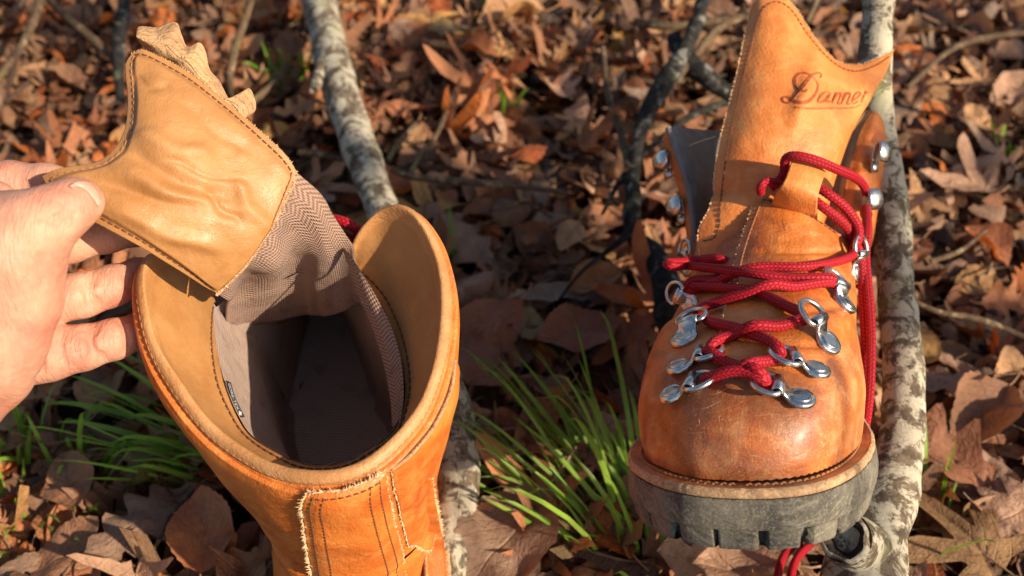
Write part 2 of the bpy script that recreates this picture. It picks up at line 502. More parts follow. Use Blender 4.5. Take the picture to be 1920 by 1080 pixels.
m = NT('knot_wood'); M_KNOT = m.fin(m.mix(m.ramp(m.noise(m.obj(), 260, 4), [(.4, 0), (.65, 1)]), (.012, .009, .008), (.08, .045, .03)), .9, m.bump(m.noise(m.obj(), 300), .003))

def leafmat(name, from_attr):
    m = NT(name)
    if from_attr:
        a = m.new('ShaderNodeAttribute'); a.attribute_name = 'Col'; col = a.outputs['Color']
    else:
        a = m.new('ShaderNodeObjectInfo'); col = a.outputs['Color']
    u = m.sep(m.uv()); o = m.obj()
    at = m.math('ABSOLUTE', u[0])
    # side veins: chevrons off the midrib, plus the midrib
    v = m.math('FRACT', m.math('MULTIPLY', m.math('SUBTRACT', u[1], m.math('MULTIPLY', at, .45)), 8.0))
    v = m.math('ABSOLUTE', m.math('SUBTRACT', v, .5))
    vein = m.ramp(v, [(0, 1), (.07, 0)])
    mid = m.ramp(at, [(0, 1), (.05, 0)])
    vv = m.math('MAXIMUM', m.math('MULTIPLY', vein, .55), mid)
    hv = m.mix(.5, col, (.75, .55, .33))
    c = m.mix(m.math('MULTIPLY', vv, .6), col, hv)
    g = m.new('ShaderNodeNewGeometry')
    pos = g.outputs['Position']
    c = m.mix(m.ramp(m.noise(pos, 55, 5, .7, .3), [(.42, 0), (.70, .6)]), c, m.mix(1.0, c, (.30, .20, .15), 'MULTIPLY'))
    c = m.mix(m.ramp(m.noise(pos, 240, 4, .75), [(.52, 0), (.68, .6)]), c, m.mix(1.0, c, (.28, .18, .14), 'MULTIPLY'))
    c = m.mix(m.ramp(m.noise(pos, 120, 3, .6), [(.55, 0), (.75, .4)]), c, m.mix(1.0, c, (1.7, 1.5, 1.35), 'MULTIPLY'))
    c = m.mix(m.math('MULTIPLY', g.outputs['Backfacing'], .45), c, (.36, .20, .12))
    n = m.bump(vv, .0012, .7)
    n = m.bump(m.noise(pos, 170, 4, .65, .5), .0035, .75, n)
    n = m.bump(m.vor(pos, 420, 'DISTANCE_TO_EDGE'), .0006, .5, n)
    m.fin(c, m.ramp(m.noise(pos, 90), [(.3, .45), (.7, .75)]), n, Specular_IOR_Level=.35)
    tr = m.new('ShaderNodeBsdfTranslucent'); m.put(tr.inputs[0], m.mix(1.0, c, (1.3, .9, .5), 'MULTIPLY')); m.put(tr.inputs['Normal'], n)
    mx = m.new('ShaderNodeMixShader'); mx.inputs[0].default_value = .22
    m.t.links.new(m.b.outputs[0], mx.inputs[1]); m.t.links.new(tr.outputs[0], mx.inputs[2])
    m.t.links.new(mx.outputs[0], m.t.nodes['Material Output'].inputs[0])
    return m.m
M_LEAF = leafmat('dead_leaf', False)
M_LEAFS = leafmat('dead_leaf_mass', True)
m = NT('grass_blade'); o = m.obj(); u = m.sep(m.uv())
oi = m.new('ShaderNodeObjectInfo')
c = m.mix(oi.outputs['Random'], (.14, .30, .025), (.28, .44, .055))
c = m.mix(m.ramp(m.noise(o, 60, 3), [(.5, 0), (.7, .5)]), c, (.32, .36, .08))
c = m.mix(m.ramp(m.noise(o, 900, 2), [(.6, 0), (.7, .3)]), c, (.03, .06, .01))
M_GRASS = m.fin(c, .30, m.bump(m.math('SINE', m.math('MULTIPLY', u[0], 25.0)), .0002, .6), Specular_IOR_Level=.6)
tr = m.new('ShaderNodeBsdfTranslucent'); m.put(tr.inputs[0], (.22, .42, .03))
mx = m.new('ShaderNodeMixShader'); mx.inputs[0].default_value = .28
m.t.links.new(m.b.outputs[0], mx.inputs[1]); m.t.links.new(tr.outputs[0], mx.inputs[2]); m.t.links.new(mx.outputs[0], m.t.nodes['Material Output'].inputs[0])
m = NT('forest_soil'); o = m.obj()
c = m.mix(m.ramp(m.noise(o, 40, 6, .7), [(.4, 0), (.65, 1)]), (.018, .012, .009), (.07, .04, .025))
M_SOIL = m.fin(c, .95, m.bump(m.noise(o, 120, 6, .7), .01))
# ------------------------------------------------------------------ ground
rng = random.Random(11)
nrg = np.random.default_rng(5)
LB = np.array([-.11, .33])      # where the boot on the left stands
def ground_h(x, y):
    p = np.stack([np.asarray(x, float), np.asarray(y, float), np.zeros_like(np.asarray(x, float))], -1)
    h = vnoise(p, 3.0, 2) * .012 + vnoise(p, 9.0, 4) * .006
    d2 = ((p[..., 0] - LB[0]) ** 2 + (p[..., 1] - LB[1] - .05) ** 2)
    return h + .022 * np.exp(-d2 / .02) - .004
gx = np.concatenate([-np.geomspace(60, 1.6, 24), np.linspace(-1.5, 1.5, 151), np.geomspace(1.6, 60, 24)])
gy = gx + .7
GX, GY = np.meshgrid(gx, gy, indexing='ij')
GV = np.stack([GX, GY, ground_h(GX, GY)], -1)
o = link('ground', make_mesh('ground', GV, gfaces(len(gx), len(gy)), mats=[M_SOIL]), kind='structure')

# ------------------------------------------------------------------ leaves
def leaf_outline(kind, s, r):
    """half width of the blade at s along the midrib"""
    if kind == 'oak':
        w = np.sin(math.pi * np.clip(s, 0, 1) ** .72) ** .75 * .30
        lob = .5 + .5 * np.cos(2 * math.pi * (s * r['nl'] + r['ph']))
        return w * (.50 + .62 * lob ** .8)
    if kind == 'beech':
        return np.sin(math.pi * np.clip(s, 0, 1) ** .85) ** .85 * .31 * (1 + .05 * np.cos(2 * math.pi * s * 13))
    if kind == 'willow':
        return np.sin(math.pi * np.clip(s, 0, 1) ** .9) * .17
    return np.sin(math.pi * s) * .3
def make_leaf_geo(kind, seed, ns=20, nt=9, curl=1.0):
    curl = curl * 1.1
    r0 = random.Random(seed)
    r = dict(nl=r0.choice([3.5, 4, 4.5]), ph=r0.uniform(-.1, .1))
    off = np.array([seed * 3.7, seed * 1.3, 0])
    if kind == 'maple':
        na, nr = ns * 2 + 9, max(3, nt // 2 + 1)
        ang = np.linspace(-2.75, 2.75, na)
        k = np.abs(np.cos(ang * 1.43)) ** 1.0
        tips = np.max([np.exp(-((ang - a) / wd) ** 2) * h for a, wd, h in ((0, .30, .62), (.95, .26, .52), (-.95, .26, .52), (1.85, .25, .34), (-1.85, .25, .34))], axis=0)
        R = .17 + tips + .05 * np.cos(ang * 17) * (tips > .1)
        rr = np.linspace(0, 1, nr)
        X = (rr[:, None] * R[None]) * np.sin(ang)[None]; Y = .30 + (rr[:, None] * R[None]) * np.cos(ang)[None]
        V = np.stack([X, Y, 0 * X], -1); F = gfaces(nr, na)
        uv = np.stack([X * 2, Y], -1).reshape(-1, 2)
        V = V.reshape(-1, 3)
    else:
        s = np.linspace(0, 1, ns); t = np.linspace(-1, 1, nt)
        w = leaf_outline(kind, s, r); w2 = leaf_outline(kind, s, dict(nl=r['nl'], ph=r['ph'] + .12))
        W = np.where(t[None] > 0, w[:, None], w2[:, None])
        X = W * t[None]; Y = s[:, None] + .16 * np.abs(X) + 0 * X
        V = np.stack([X, Y, 0 * X], -1); F = gfaces(ns, nt)
        uv = np.stack([np.broadcast_to(t[None], X.shape) * 1.0, np.broadcast_to(s[:, None], X.shape)], -1).reshape(-1, 2)
        V = V.reshape(-1, 3)
    x, y = V[:, 0].copy(), V[:, 1] - .5
    fold = r0.uniform(-.35, .9) * curl; bend = r0.uniform(-.9, 1.1) * curl; side = r0.uniform(-1.2, 2.2) * curl; tw = r0.uniform(-.8, .8) * curl
    z = fold * np.abs(x) * .55 + bend * y * y * .55 + side * x * x * 1.0 + tw * x * y
    q = np.stack([x, y, 0 * x], -1) + off
    z = z + vnoise(q, 4.5, seed) * .075 * curl + vnoise(q, 11, seed + 3) * .028
    V = np.stack([x + vnoise(q, 6, seed + 5) * .035, y + vnoise(q, 6, seed + 6) * .035, z], -1)
    F = [tuple(f) for f in F]
    # petiole
    n0 = len(V)
    pl = r0.uniform(.15, .34); by = -.5 if kind != 'maple' else -.2
    bz = float(z[np.argmin(x ** 2 + (y - by) ** 2)])
    pp = np.array([(0, by + .02, bz), (r0.uniform(-.03, .03), by - pl * .5, bz + .03), (r0.uniform(-.08, .08), by - pl, bz + .05)])
    TV = tube_grid(crom(pp, 4), np.linspace(.012, .009, 4), 4)
    V = np.vstack([V, TV.reshape(-1, 3)]); F += [tuple(f) for f in gfaces(4, 4, False, True, n0)]
    uv = np.vstack([uv, np.tile([[.0, .5]], (16, 1))])
    return V, np.array(F, dtype=int), uv

PAL = {
    'rust-orange': (.52, .150, .034), 'russet': (.34, .085, .024), 'chestnut brown': (.21, .078, .030), 'dark brown': (.060, .027, .016),
    'tan': (.54, .29, .115), 'pale pinkish': (.56, .335, .215), 'golden yellow': (.58, .31, .045), 'grey-brown': (.24, .165, .12), 'olive green': (.17, .16, .035), 'grey-green': (.25, .26, .19)}
WL = [('rust-orange', 30), ('russet', 18), ('chestnut brown', 20), ('dark brown', 8), ('tan', 15), ('pale pinkish', 5), ('golden yellow', 4), ('grey-brown', 6), ('olive green', 1.2)]
WR = [('rust-orange', 12), ('russet', 12), ('chestnut brown', 17), ('dark brown', 10), ('tan', 17), ('pale pinkish', 22), ('golden yellow', 2), ('grey-brown', 12), ('grey-green', 1.6)]
def pick(W):
    t = rng.uniform(0, sum(w for _, w in W))
    for n, w in W:
        t -= w
        if t <= 0: return n
    return W[-1][0]
KW = ['oak', 'oak', 'beech', 'beech', 'beech', 'maple', 'willow']
def rotm(rx, ry, rz):
    from mathutils import Euler
    return np.array(Euler((rx, ry, rz)).to_matrix())

# lower layers: what nobody could count, one joined mass
LOW = {k: [make_leaf_geo(k, 100 + i * 5 + len(k), 9, 5, 1.15) for i in range(6)] for k in set(KW)}
Vs, Fs, Us, Cs, n0 = [], [], [], [], 0
NLOW = 14000
for i in range(NLOW):
    if i < 11700: x, y = rng.uniform(-.78, .78), rng.uniform(.18, 1.30)
    else: x, y = rng.uniform(-1.7, 1.7), rng.uniform(-.5, 2.4)
    kind = rng.choice(['oak', 'beech', 'beech', 'maple', 'oak', 'beech']); V, F, U = rng.choice(LOW[kind])
    L = (rng.uniform(.024, .050) if rng.random() < .8 else rng.uniform(.008, .020)) * (1.15 if kind == 'maple' else 1)
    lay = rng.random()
    Rm = rotm(rng.gauss(0, .33), rng.gauss(0, .33), rng.uniform(0, 6.28))
    if rng.random() < .4: Rm = Rm @ np.diag([1.0, -1.0, -1.0])
    W = (V * L) @ Rm.T
    gh = float(ground_h(x, y))
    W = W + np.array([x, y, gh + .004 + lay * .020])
    W[:, 2] = np.maximum(W[:, 2], gh + .0015)
    cn = pick(WL if (x < .13 - (y - .5) * -.16) else WR)
    c = np.array(PAL[cn]) * (rng.uniform(.10, .38) if lay < .62 else rng.uniform(.35, 1.1))  # deeper leaves coloured darker, painting in the shade of the gaps
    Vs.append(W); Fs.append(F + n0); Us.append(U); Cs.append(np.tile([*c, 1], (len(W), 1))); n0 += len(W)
AV = np.vstack(Vs); AF = np.vstack(Fs); AU = np.vstack(Us); AC = np.vstack(Cs)
me = bpy.data.meshes.new('leaf_litter')
me.vertices.add(len(AV)); me.vertices.foreach_set('co', AV.ravel())
me.loops.add(AF.size); me.loops.foreach_set('vertex_index', AF.ravel())
me.polygons.add(len(AF)); me.polygons.foreach_set('loop_start', np.arange(len(AF)) * 4)
me.polygons.foreach_set('loop_total', np.full(len(AF), 4))
ul = me.uv_layers.new(name='UVMap'); ul.data.foreach_set('uv', AU[AF.ravel()].ravel())
ca = me.color_attributes.new('Col', 'FLOAT_COLOR', 'POINT'); ca.data.foreach_set('color', AC.ravel())
me.materials.append(M_LEAFS); me.update(calc_edges=True); me.validate(); smooth(me)
o = link('leaf_litter', me, kind='stuff')
o['label'] = 'deep bed of brown fallen leaves covering the forest floor'; o['category'] = 'leaf litter'

# the leaves that lie on top, each one a thing
HI = {}
for k in ('oak', 'beech', 'maple', 'willow'):
    HI[k] = []
    for i in range(9):
        V, F, U = make_leaf_geo(k, 11 + i * 13 + len(k), 26, 11, 1.15)
        HI[k].append(make_mesh('fallen_leaf', V, F, U, [M_LEAF]))
KN = {'oak': 'oak leaf', 'beech': 'oval leaf', 'maple': 'maple leaf', 'willow': 'narrow leaf'}
LEAFREC = []
def put_leaf(kind, loc, L, rot, cname, shade=1.0, label=None, var=None, pose='lying'):
    me = HI[kind][rng.randrange(9) if var is None else var]
    o = bpy.data.objects.new('fallen_leaf', me); COL.objects.link(o)
    o.location = loc; o.scale = (L, L, L); o.rotation_euler = rot
    o.color = (*[v * shade for v in PAL[cname]], 1)
    o['category'] = 'leaf'; o['group'] = 'fallen leaves on the forest floor'
    if label: o['label'] = label
    else: LEAFREC.append((o, cname, kind, pose))
    return o
# special ones seen in the photograph: px, py, kind, length, colour, shade, rz, label
SPEC = [
    (1045, 155, 'oak', .085, 'pale pinkish', 1.1, .3), (895, 100, 'beech', .055, 'rust-orange', 1.3, 1.1), (960, 28, 'beech', .10, 'tan', 1.1, 1.9),
    (845, 70, 'beech', .06, 'olive green', .9, 1.7), (800, 385, 'maple', .075, 'golden yellow', 1.0, .4), (880, 180, 'maple', .085, 'rust-orange', .8, 2.6),
    (505, 250, 'beech', .05, 'golden yellow', 1.2, 2.0), (860, 430, 'oak', .10, 'grey-brown', .9, .8), (130, 905, 'beech', .07, 'chestnut brown', 1.5, .5),
    (270, 985, 'oak', .10, 'grey-brown', .9, 2.4), (385, 1010, 'beech', .08, 'rust-orange', 1.2, .2), (165, 215, 'oak', .06, 'rust-orange', 1.3, 1.0),
    (950, 1020, 'beech', .12, 'grey-brown', .75, 2.5), (985, 925, 'maple', .095, 'rust-orange', 1.1, .9), (1070, 425, 'beech', .05, 'tan', 1.3, 2.7),
    (1050, 545, 'willow', .085, 'grey-green', 1.0, 1.7), (1115, 520, 'beech', .06, 'tan', 1.2, 2.0), (1205, 555, 'maple', .085, 'rust-orange', 1.3, 1.4),
    (1000, 605, 'beech', .05, 'olive green', 1.7, .3), (1085, 620, 'beech', .09, 'russet', .8, 2.0), (1360, 1055, 'oak', .11, 'pale pinkish', .9, 1.5),
    (1810, 990, 'maple', .11, 'golden yellow', .45, .6), (1890, 950, 'oak', .09, 'pale pinkish', 1.0, 1.9), (1730, 620, 'beech', .06, 'golden yellow', .9, .4),
    (1780, 705, 'oak', .09, 'grey-brown', 1.3, 1.4), (1850, 760, 'beech', .09, 'chestnut brown', 1.0, 2.3), (1860, 440, 'beech', .06, 'rust-orange', 1.3, .6),
    (1760, 830, 'oak', .11, 'russet', 1.0, .9), (1330, 70, 'beech', .08, 'tan', .8, 1.5), (1235, 60, 'beech', .06, 'tan', 1.3, .3),
    (40, 170, 'oak', .06, 'tan', .9, .8), (560, 215, 'oak', .06, 'tan', 1.4, 2.1), (590, 180, 'beech', .055, 'rust-orange', 1.2, .6), (905, 620, 'beech', .10, 'russet', 1.0, 2.3), (890, 690, 'beech', .08, 'russet', .8, 1.1)]
used_xy = []
for px, py, kind, L, cn, sh, rz in SPEC:
    L *= .74
    p = PZ(px, py, .036)
    p[2] = float(ground_h(p[0], p[1])) + .034
    put_leaf(kind, p, L, (rng.gauss(0, .12), rng.gauss(0, .12), rz), cn, sh)
    used_xy.append((p[0], p[1], L * .5))
tries = 0
while len(LEAFREC) < 296 and tries < 9000:
    tries += 1
    px, py = rng.uniform(-30, 1950), rng.uniform(-30, 1110)
    p = PZ(px, py, .03)
    L = rng.uniform(.031, .056)
    if any((p[0] - a) ** 2 + (p[1] - b) ** 2 < (c + L * .27) ** 2 * .50 for a, b, c in used_xy): continue
    # behind the boots or the hand nobody sees it
    if 520 < px < 800 and 450 < py < 1080: continue
    if 1290 < px < 1590 and 120 < py < 950: continue
    if px < 60 and 340 < py < 700: continue
    kind = rng.choice(['oak', 'oak', 'beech', 'beech', 'maple', 'beech', 'maple', 'oak'])
    lim = 960 + (540 - py) * .33
    cn = pick(WL if px < lim else WR)
    tilt = rng.gauss(0, .30), rng.gauss(0, .30)
    flip = math.pi if rng.random() < .35 else 0
    p[2] = float(ground_h(p[0], p[1])) + rng.uniform(.022, .034)
    put_leaf(kind, p, L * (1.15 if kind == 'maple' else 1), (tilt[0] + flip, tilt[1], rng.uniform(0, 6.28)), cn, rng.uniform(.8, 1.3),
             pose='upturned' if flip else ('tilted' if abs(tilt[0]) + abs(tilt[1]) > .55 else 'lying flat'))
    used_xy.append((p[0], p[1], L * .3))

# ------------------------------------------------------------------ branches
def branch(name, label, ctrl, mat, cat='branch', seg=28, rough=.10, step=.004, parent=None, group=None, bumps=()):
    """ctrl: rows of x, y, z, radius"""
    C = arcres(np.array(ctrl, float), step=step)
    def fn(pts, th, r):
        q = pts[:, None] + np.stack([np.cos(th), np.sin(th), 0 * th], -1)[None] * r[..., None]
        f = 1 + fbm(q, 45, 4, 17) * rough * 1.4 + fbm(q, 12, 2, 3) * rough
        for (k, w, a) in bumps:
            f = f + a * np.exp(-((np.arange(len(pts))[:, None] / len(pts) - k) / w) ** 2) * (.6 + .4 * np.cos(th - 1.2)[None])
        return r * f
    V, F, uv = tube_mesh(C[:, :3], C[:, 3], seg, fn)
    if parent is None:
        o = link(name, make_mesh(name, V - C[0, :3], F, uv, [mat])); o.location = C[0, :3]
        tag(o, label, cat, group)
    else: o = obj(name, V, F, mat, parent, uv=uv)
    return o, V, C
def bpx(L):
    """px, py, height above the ground, radius in px"""
    out = []
    for px, py, z, rp in L:
        p = PZ(px, py, z); d = PX(p)[2]
        out.append((*p, rp * d / FPX))
    return out

t = thing('fallen_branch', 'thick mottled grey branch with pale lichen lying behind the tan boot on the left', 'branch', PZ(700, 330, .05))
c = bpx([(575, -140, .07, 30), (597, -10, .07, 30), (620, 100, .075, 31), (645, 190, .08, 32), (680, 290, .08, 32), (712, 380, .08, 31), (745, 480, .08, 34), (785, 600, .075, 37), (825, 710, .07, 38), (850, 790, .06, 39), (860, 900, .05, 38), (848, 985, .045, 37), (835, 1080, .04, 36), (825, 1200, .03, 34)])
_, LBV, _ = branch('stem', '', c, M_BARK, parent=t, bumps=((.13, .02, .14), (.33, .015, .12), (.52, .02, .10)))
# a twig scar with a dark eye and a snapped stub
k = branch('twig_stub', '', bpx([(606, 120, .085, 13), (592, 160, .09, 10), (588, 170, .095, 6)]), M_BARK, parent=t, seg=12, step=.002)
_nb = len(LBV) // 28
_bb = BVHTree.FromPolygons([Vector(v) for v in LBV], [tuple(f) for f in gfaces(_nb, 28, False, True).tolist()])
_kp, _kn = hit([_bb], 703, 322, -.0012)
def knot_at(parent, p, d, r):
    a = np.cross(d, [0, 0, 1.0]); a /= np.linalg.norm(a); b = np.cross(a, d)
    th = np.linspace(0, 2 * math.pi, 20, endpoint=False); rows = []
    for rr, h in ((1.5, -.25), (1.15, .16), (.8, .18), (.5, -.02), (.08, -.12)):
        w = 1 + .15 * np.sin(3 * th + rr * 4)
        rows.append(p + d * (h * r) + (np.cos(th)[:, None] * a + .5 * np.sin(th)[:, None] * b) * (rr * r * w)[:, None])
    obj('knot', np.array(rows), [tuple(f) for f in gfaces(5, 20, False, True)] + [tuple(80 + k for k in range(20))], [M_BARK, M_KNOT], parent, fm=[0 if i < 40 else 1 for i in range(81)])
knot_at(t, _kp, _kn, .0062)

t = thing('fallen_branch', 'thick lichen-spotted branch with a dark knot hole standing along the right side of the boot', 'branch', PZ(1690, 600, .05))
RB = [(1652, -160, .57, 24), (1648, -20, .62, 29), (1642, 80, .62, 30), (1636, 170, .62, 32), (1648, 260, .62, 32), (1662, 350, .61, 34), (1672, 450, .60, 35), (1680, 550, .585, 37), (1690, 650, .57, 38), (1693, 750, .55, 41), (1690, 830, .535, 43), (1672, 910, .52, 48), (1640, 985, .505, 60), (1622, 1060, .495, 72), (1612, 1140, .485, 74), (1600, 1250, .47, 70)]
c = [(*P(x, y, d), r * d / FPX) for x, y, d, r in RB]
_, RBV, _ = branch('stem', '', c, M_BARK, parent=t, seg=40, rough=.12, step=.003, bumps=((.28, .012, .1), (.55, .02, .12), (.80, .03, .12)))
kp = P(1590, 1012, .475)
branch('side_stub', '', [(*P(1625, 1035, .49), .013), (*P(1600, 1016, .475), .0125), (*P(1588, 1010, .467), .0115)], M_BARK, parent=t, seg=24, step=.0015)
def disc_knot(parent, p, d, r):
    a = np.cross(d, [0, 0, 1.0]); a /= np.linalg.norm(a); b = np.cross(a, d)
    th = np.linspace(0, 2 * math.pi, 24, endpoint=False); rows = []
    for rr, h in ((1.12, -.25), (1.08, .12), (.92, .2), (.74, .05), (.5, -.35), (.1, -.6)):
        w = 1 + .07 * np.sin(3 * th + rr * 4) + .04 * np.sin(7 * th)
        rows.append(p + d * (h * r) + (np.cos(th)[:, None] * a + 1.0 * np.sin(th)[:, None] * b) * (rr * r * w)[:, None])
    V = np.array(rows); F = [tuple(f) for f in gfaces(6, 24, False, True)] + [tuple(120 + k for k in range(24))]
    obj('knot', V, F, [M_BARK, M_KNOT], parent, fm=[0 if i < 48 else 1 for i in range(len(F))])
v = P(1582, 1006, .452) - P(1622, 1030, .49); v /= np.linalg.norm(v)
disc_knot(t, P(1584, 1008, .4655), v, .0105)

t = thing('dead_branch', 'dark wet branch forking across the leaves left of the laced boot', 'branch', PZ(1200, 400, .04))
branch('stem', '', bpx([(1330, -40, .10, 12), (1300, 60, .10, 13), (1262, 130, .09, 15), (1215, 210, .08, 14), (1190, 300, .07, 14), (1186, 380, .06, 18), (1190, 440, .05, 24), (1225, 480, .05, 30), (1250, 540, .05, 33), (1255, 610, .045, 33), (1262, 690, .04, 26)]), M_BARK2, parent=t, seg=16, rough=.34)
branch('limb', '', bpx([(1262, 70, .09, 12), (1290, 115, .085, 20), (1330, 150, .08, 18), (1375, 180, .07, 15)]), M_BARK2, parent=t, seg=14, rough=.2)
branch('limb', '', bpx([(1180, 320, .07, 9), (1165, 250, .06, 7), (1140, 180, .06, 6), (1130, 90, .06, 5)]), M_TWIG, parent=t, seg=10)
branch('limb', '', bpx([(1188, 430, .06, 11), (1140, 470, .05, 6), (1090, 510, .05, 4), (1050, 560, .045, 3)]), M_BARK2, parent=t, seg=10)
branch('limb', '', bpx([(1225, 205, .08, 9), (1265, 150, .085, 8), (1340, 60, .09, 8), (1390, 30, .09, 7)]), M_TWIG, parent=t, seg=10)
TW = [
    ('thin pale twig crossing the upper left corner of the litter', [(-20, 165, .06, 6), (35, 95, .06, 7), (70, 20, .065, 8), (85, -40, .07, 8)], M_TWIG),
    ('greenish twig slanting down toward the grey stick above the hand', [(60, -30, .06, 7), (130, 35, .06, 8), (175, 75, .055, 8), (212, 110, .05, 6)], M_TWIG),
    ('upright grey stick just left of the lifted tongue', [(240, -30, .07, 10), (228, 40, .065, 11), (222, 110, .06, 11), (226, 190, .05, 9)], M_BARK2),
    ('slender green-brown twig rising beside the pale leaf behind the tongue', [(480, -30, .13, 6), (462, 30, .12, 7), (440, 95, .10, 8), (430, 150, .08, 7), (436, 190, .05, 4)], M_TWIG),
    ('bent brown twig with side shoots between the branch and the middle of the picture', [(735, 318, .07, 5), (765, 330, .07, 7), (830, 338, .065, 7), (920, 345, .06, 7), (1000, 352, .055, 6), (1060, 362, .05, 5)], M_TWIG),
    ('short twig rising from the bent brown twig', [(768, 328, .07, 6), (790, 285, .065, 5), (820, 250, .06, 5), (850, 170, .055, 4)], M_TWIG),
    ('thin straight twig leaning toward the mottled branch on the left', [(725, 305, .065, 6), (745, 270, .06, 5), (780, 232, .055, 4)], M_TWIG),
    ('faint horizontal twig left of the mottled branch behind the tongue corner', [(560, 285, .06, 6), (600, 290, .06, 6), (650, 300, .055, 5)], M_TWIG),
    ('curved twig beneath the small green tuft near the tongue', [(468, 195, .06, 6), (510, 160, .055, 7), (545, 120, .05, 6)], M_TWIG),
    ('thin green stem beside the top of the long orange tongue', [(1512, 45, .10, 5), (1525, 15, .10, 6), (1540, -30, .10, 6)], M_TWIG),
    ('dark thin twig running behind the collar of the laced boot', [(1130, 400, .06, 4), (1175, 320, .06, 5), (1240, 260, .055, 6), (1300, 215, .05, 7), (1370, 190, .05, 7)], M_BARK2),
    ('grey twig running across the leaves at upper left of the laced boot', [(1190, 40, .06, 7), (1250, 50, .065, 7), (1330, 40, .07, 7), (1400, 32, .07, 6)], M_TWIG),
    ('pale diagonal twig at the right edge of the litter', [(1700, 560, .06, 6), (1760, 585, .06, 6), (1840, 600, .055, 6), (1940, 640, .05, 6)], M_TWIG),
    ('thin dry twig near the upper right corner', [(1700, 165, .06, 5), (1780, 95, .06, 6), (1850, 70, .06, 6), (1940, 60, .06, 5)], M_TWIG),
    ('brown twig poking up behind the top right of the litter', [(1745, 490, .05, 5), (1800, 470, .055, 5), (1850, 430, .06, 4)], M_TWIG),
    ('thin twig lying in the leaves right of the lower left grass', [(255, 1075, .03, 4), (300, 1010, .04, 4), (325, 960, .04, 4), (380, 905, .04, 3)], M_TWIG)]
_mb = MB()
for i in range(260):
    x, y = rng.uniform(-.7, .7), rng.uniform(.25, 1.2); a = rng.uniform(0, 6.28); l = rng.uniform(.015, .06); z = float(ground_h(x, y)) + rng.uniform(.02, .036)
    d = np.array([math.cos(a), math.sin(a), rng.gauss(0, .15)]) * l; m_ = np.array([rng.gauss(0, .1), rng.gauss(0, .1), .02]) * l
    b0 = np.array([x, y, z]); _mb.tube([b0, b0 + d * .5 + m_, b0 + d], np.array([1, .9, .6]) * rng.uniform(.0005, .0012), 5)
_o = _mb.build('twig_debris', M_TWIG); _o['kind'] = 'stuff'; _o['label'] = 'thin broken stalks and twig bits strewn over the leaves'; _o['category'] = 'debris'
for lab, pts, mt in TW:
    branch('twig', lab, bpx(pts), mt, 'twig', seg=9, step=.005, rough=.15, group='twigs in the leaf litter')
o4 = bpx([(760, 345, .065, 4), (757, 365, .06, 4)])

# ------------------------------------------------------------------ grass tufts: every blade a part
def blade(parent, base, tip, w, lift, name='grass_blade'):
    base = np.array(base); tip = np.array(tip)
    midp = (base + tip) / 2 + np.array([0, 0, lift])
    n = 9
    C = crom(np.array([base, base * .35 + midp * .65 + np.array([0, 0, lift * .25]), midp * .45 + tip * .55 + np.array([0, 0, lift * .35]), tip]), n)
    T = np.gradient(C, axis=0); T /= np.linalg.norm(T, axis=1, keepdims=True)
    a0 = rng.uniform(0, 6.28); sd = np.cross(T, np.array([math.cos(a0), math.sin(a0), .3])); sd /= np.linalg.norm(sd, axis=1, keepdims=True)
    nn = np.cross(sd, T)
    s = np.linspace(0, 1, n); ww = w * (1 - s ** 2.2) * .5 + .00012
    V = np.stack([C - sd * ww[:, None] + nn * ww[:, None] * .35, C, C + sd * ww[:, None] + nn * ww[:, None] * .35], 1)
    U = np.stack(np.meshgrid([0, .5, 1], s), -1).reshape(-1, 2)
    return obj(name, V, gfaces(n, 3), M_GRASS, parent, uv=U)
def tuft(label, px, py, nb, hmin, hmax, spread, lean=(0, 0), w=.0034):
    p = PZ(px, py, .01); p[2] = float(ground_h(p[0], p[1])) + .004
    t = thing('grass_tuft', label, 'grass', p, 'grass tufts in the leaf litter')
    for i in range(nb):
        a = rng.uniform(0, 6.28); r = spread * math.sqrt(rng.random()) * .32
        b = p + np.array([math.cos(a) * r, math.sin(a) * r, 0])
        h = rng.uniform(hmin, hmax); out = h * rng.uniform(.05, .6)
        a2 = a + rng.gauss(0, .7)
        tp = b + np.array([math.cos(a2) * out + lean[0] * h, math.sin(a2) * out + lean[1] * h, h * rng.uniform(.45, .95)])
        blade(t, b, tp, w * rng.uniform(.7, 1.25), h * rng.uniform(.0, .3))
    return t
tuft('broad green grass tuft in the bottom left corner below the hand', 30, 960, 90, .035, .075, .17, (.1, .0))
tuft('dense green grass tuft growing against the heel side of the left boot', 420, 840, 100, .035, .08, .12, (-.7, .1))
tuft('tall bright grass tuft left of the lugged sole', 1150, 985, 95, .06, .12, .10, (-.55, .35))
tuft('small grass tuft beneath the sole of the laced boot', 1235, 1085, 22, .03, .06, .08, (-.3, .1))
tuft('small dark green tuft near the top beside the mottled branch', 545, 185, 24, .03, .06, .05)
tuft('little green tuft among leaves right of the mottled branch', 940, 235, 20, .03, .05, .05)
tuft('sparse upright grass at the bottom right corner', 1745, 1010, 9, .05, .11, .08, (0, .2))
tuft('small clump of grass at the right edge of the litter', 1900, 290, 14, .03, .05, .06)
tuft('few short blades at the top centre between leaves', 880, 40, 8, .03, .06, .04)
tuft('single thin blades right of the boot collar on the left', 850, 520, 4, .05, .07, .03)
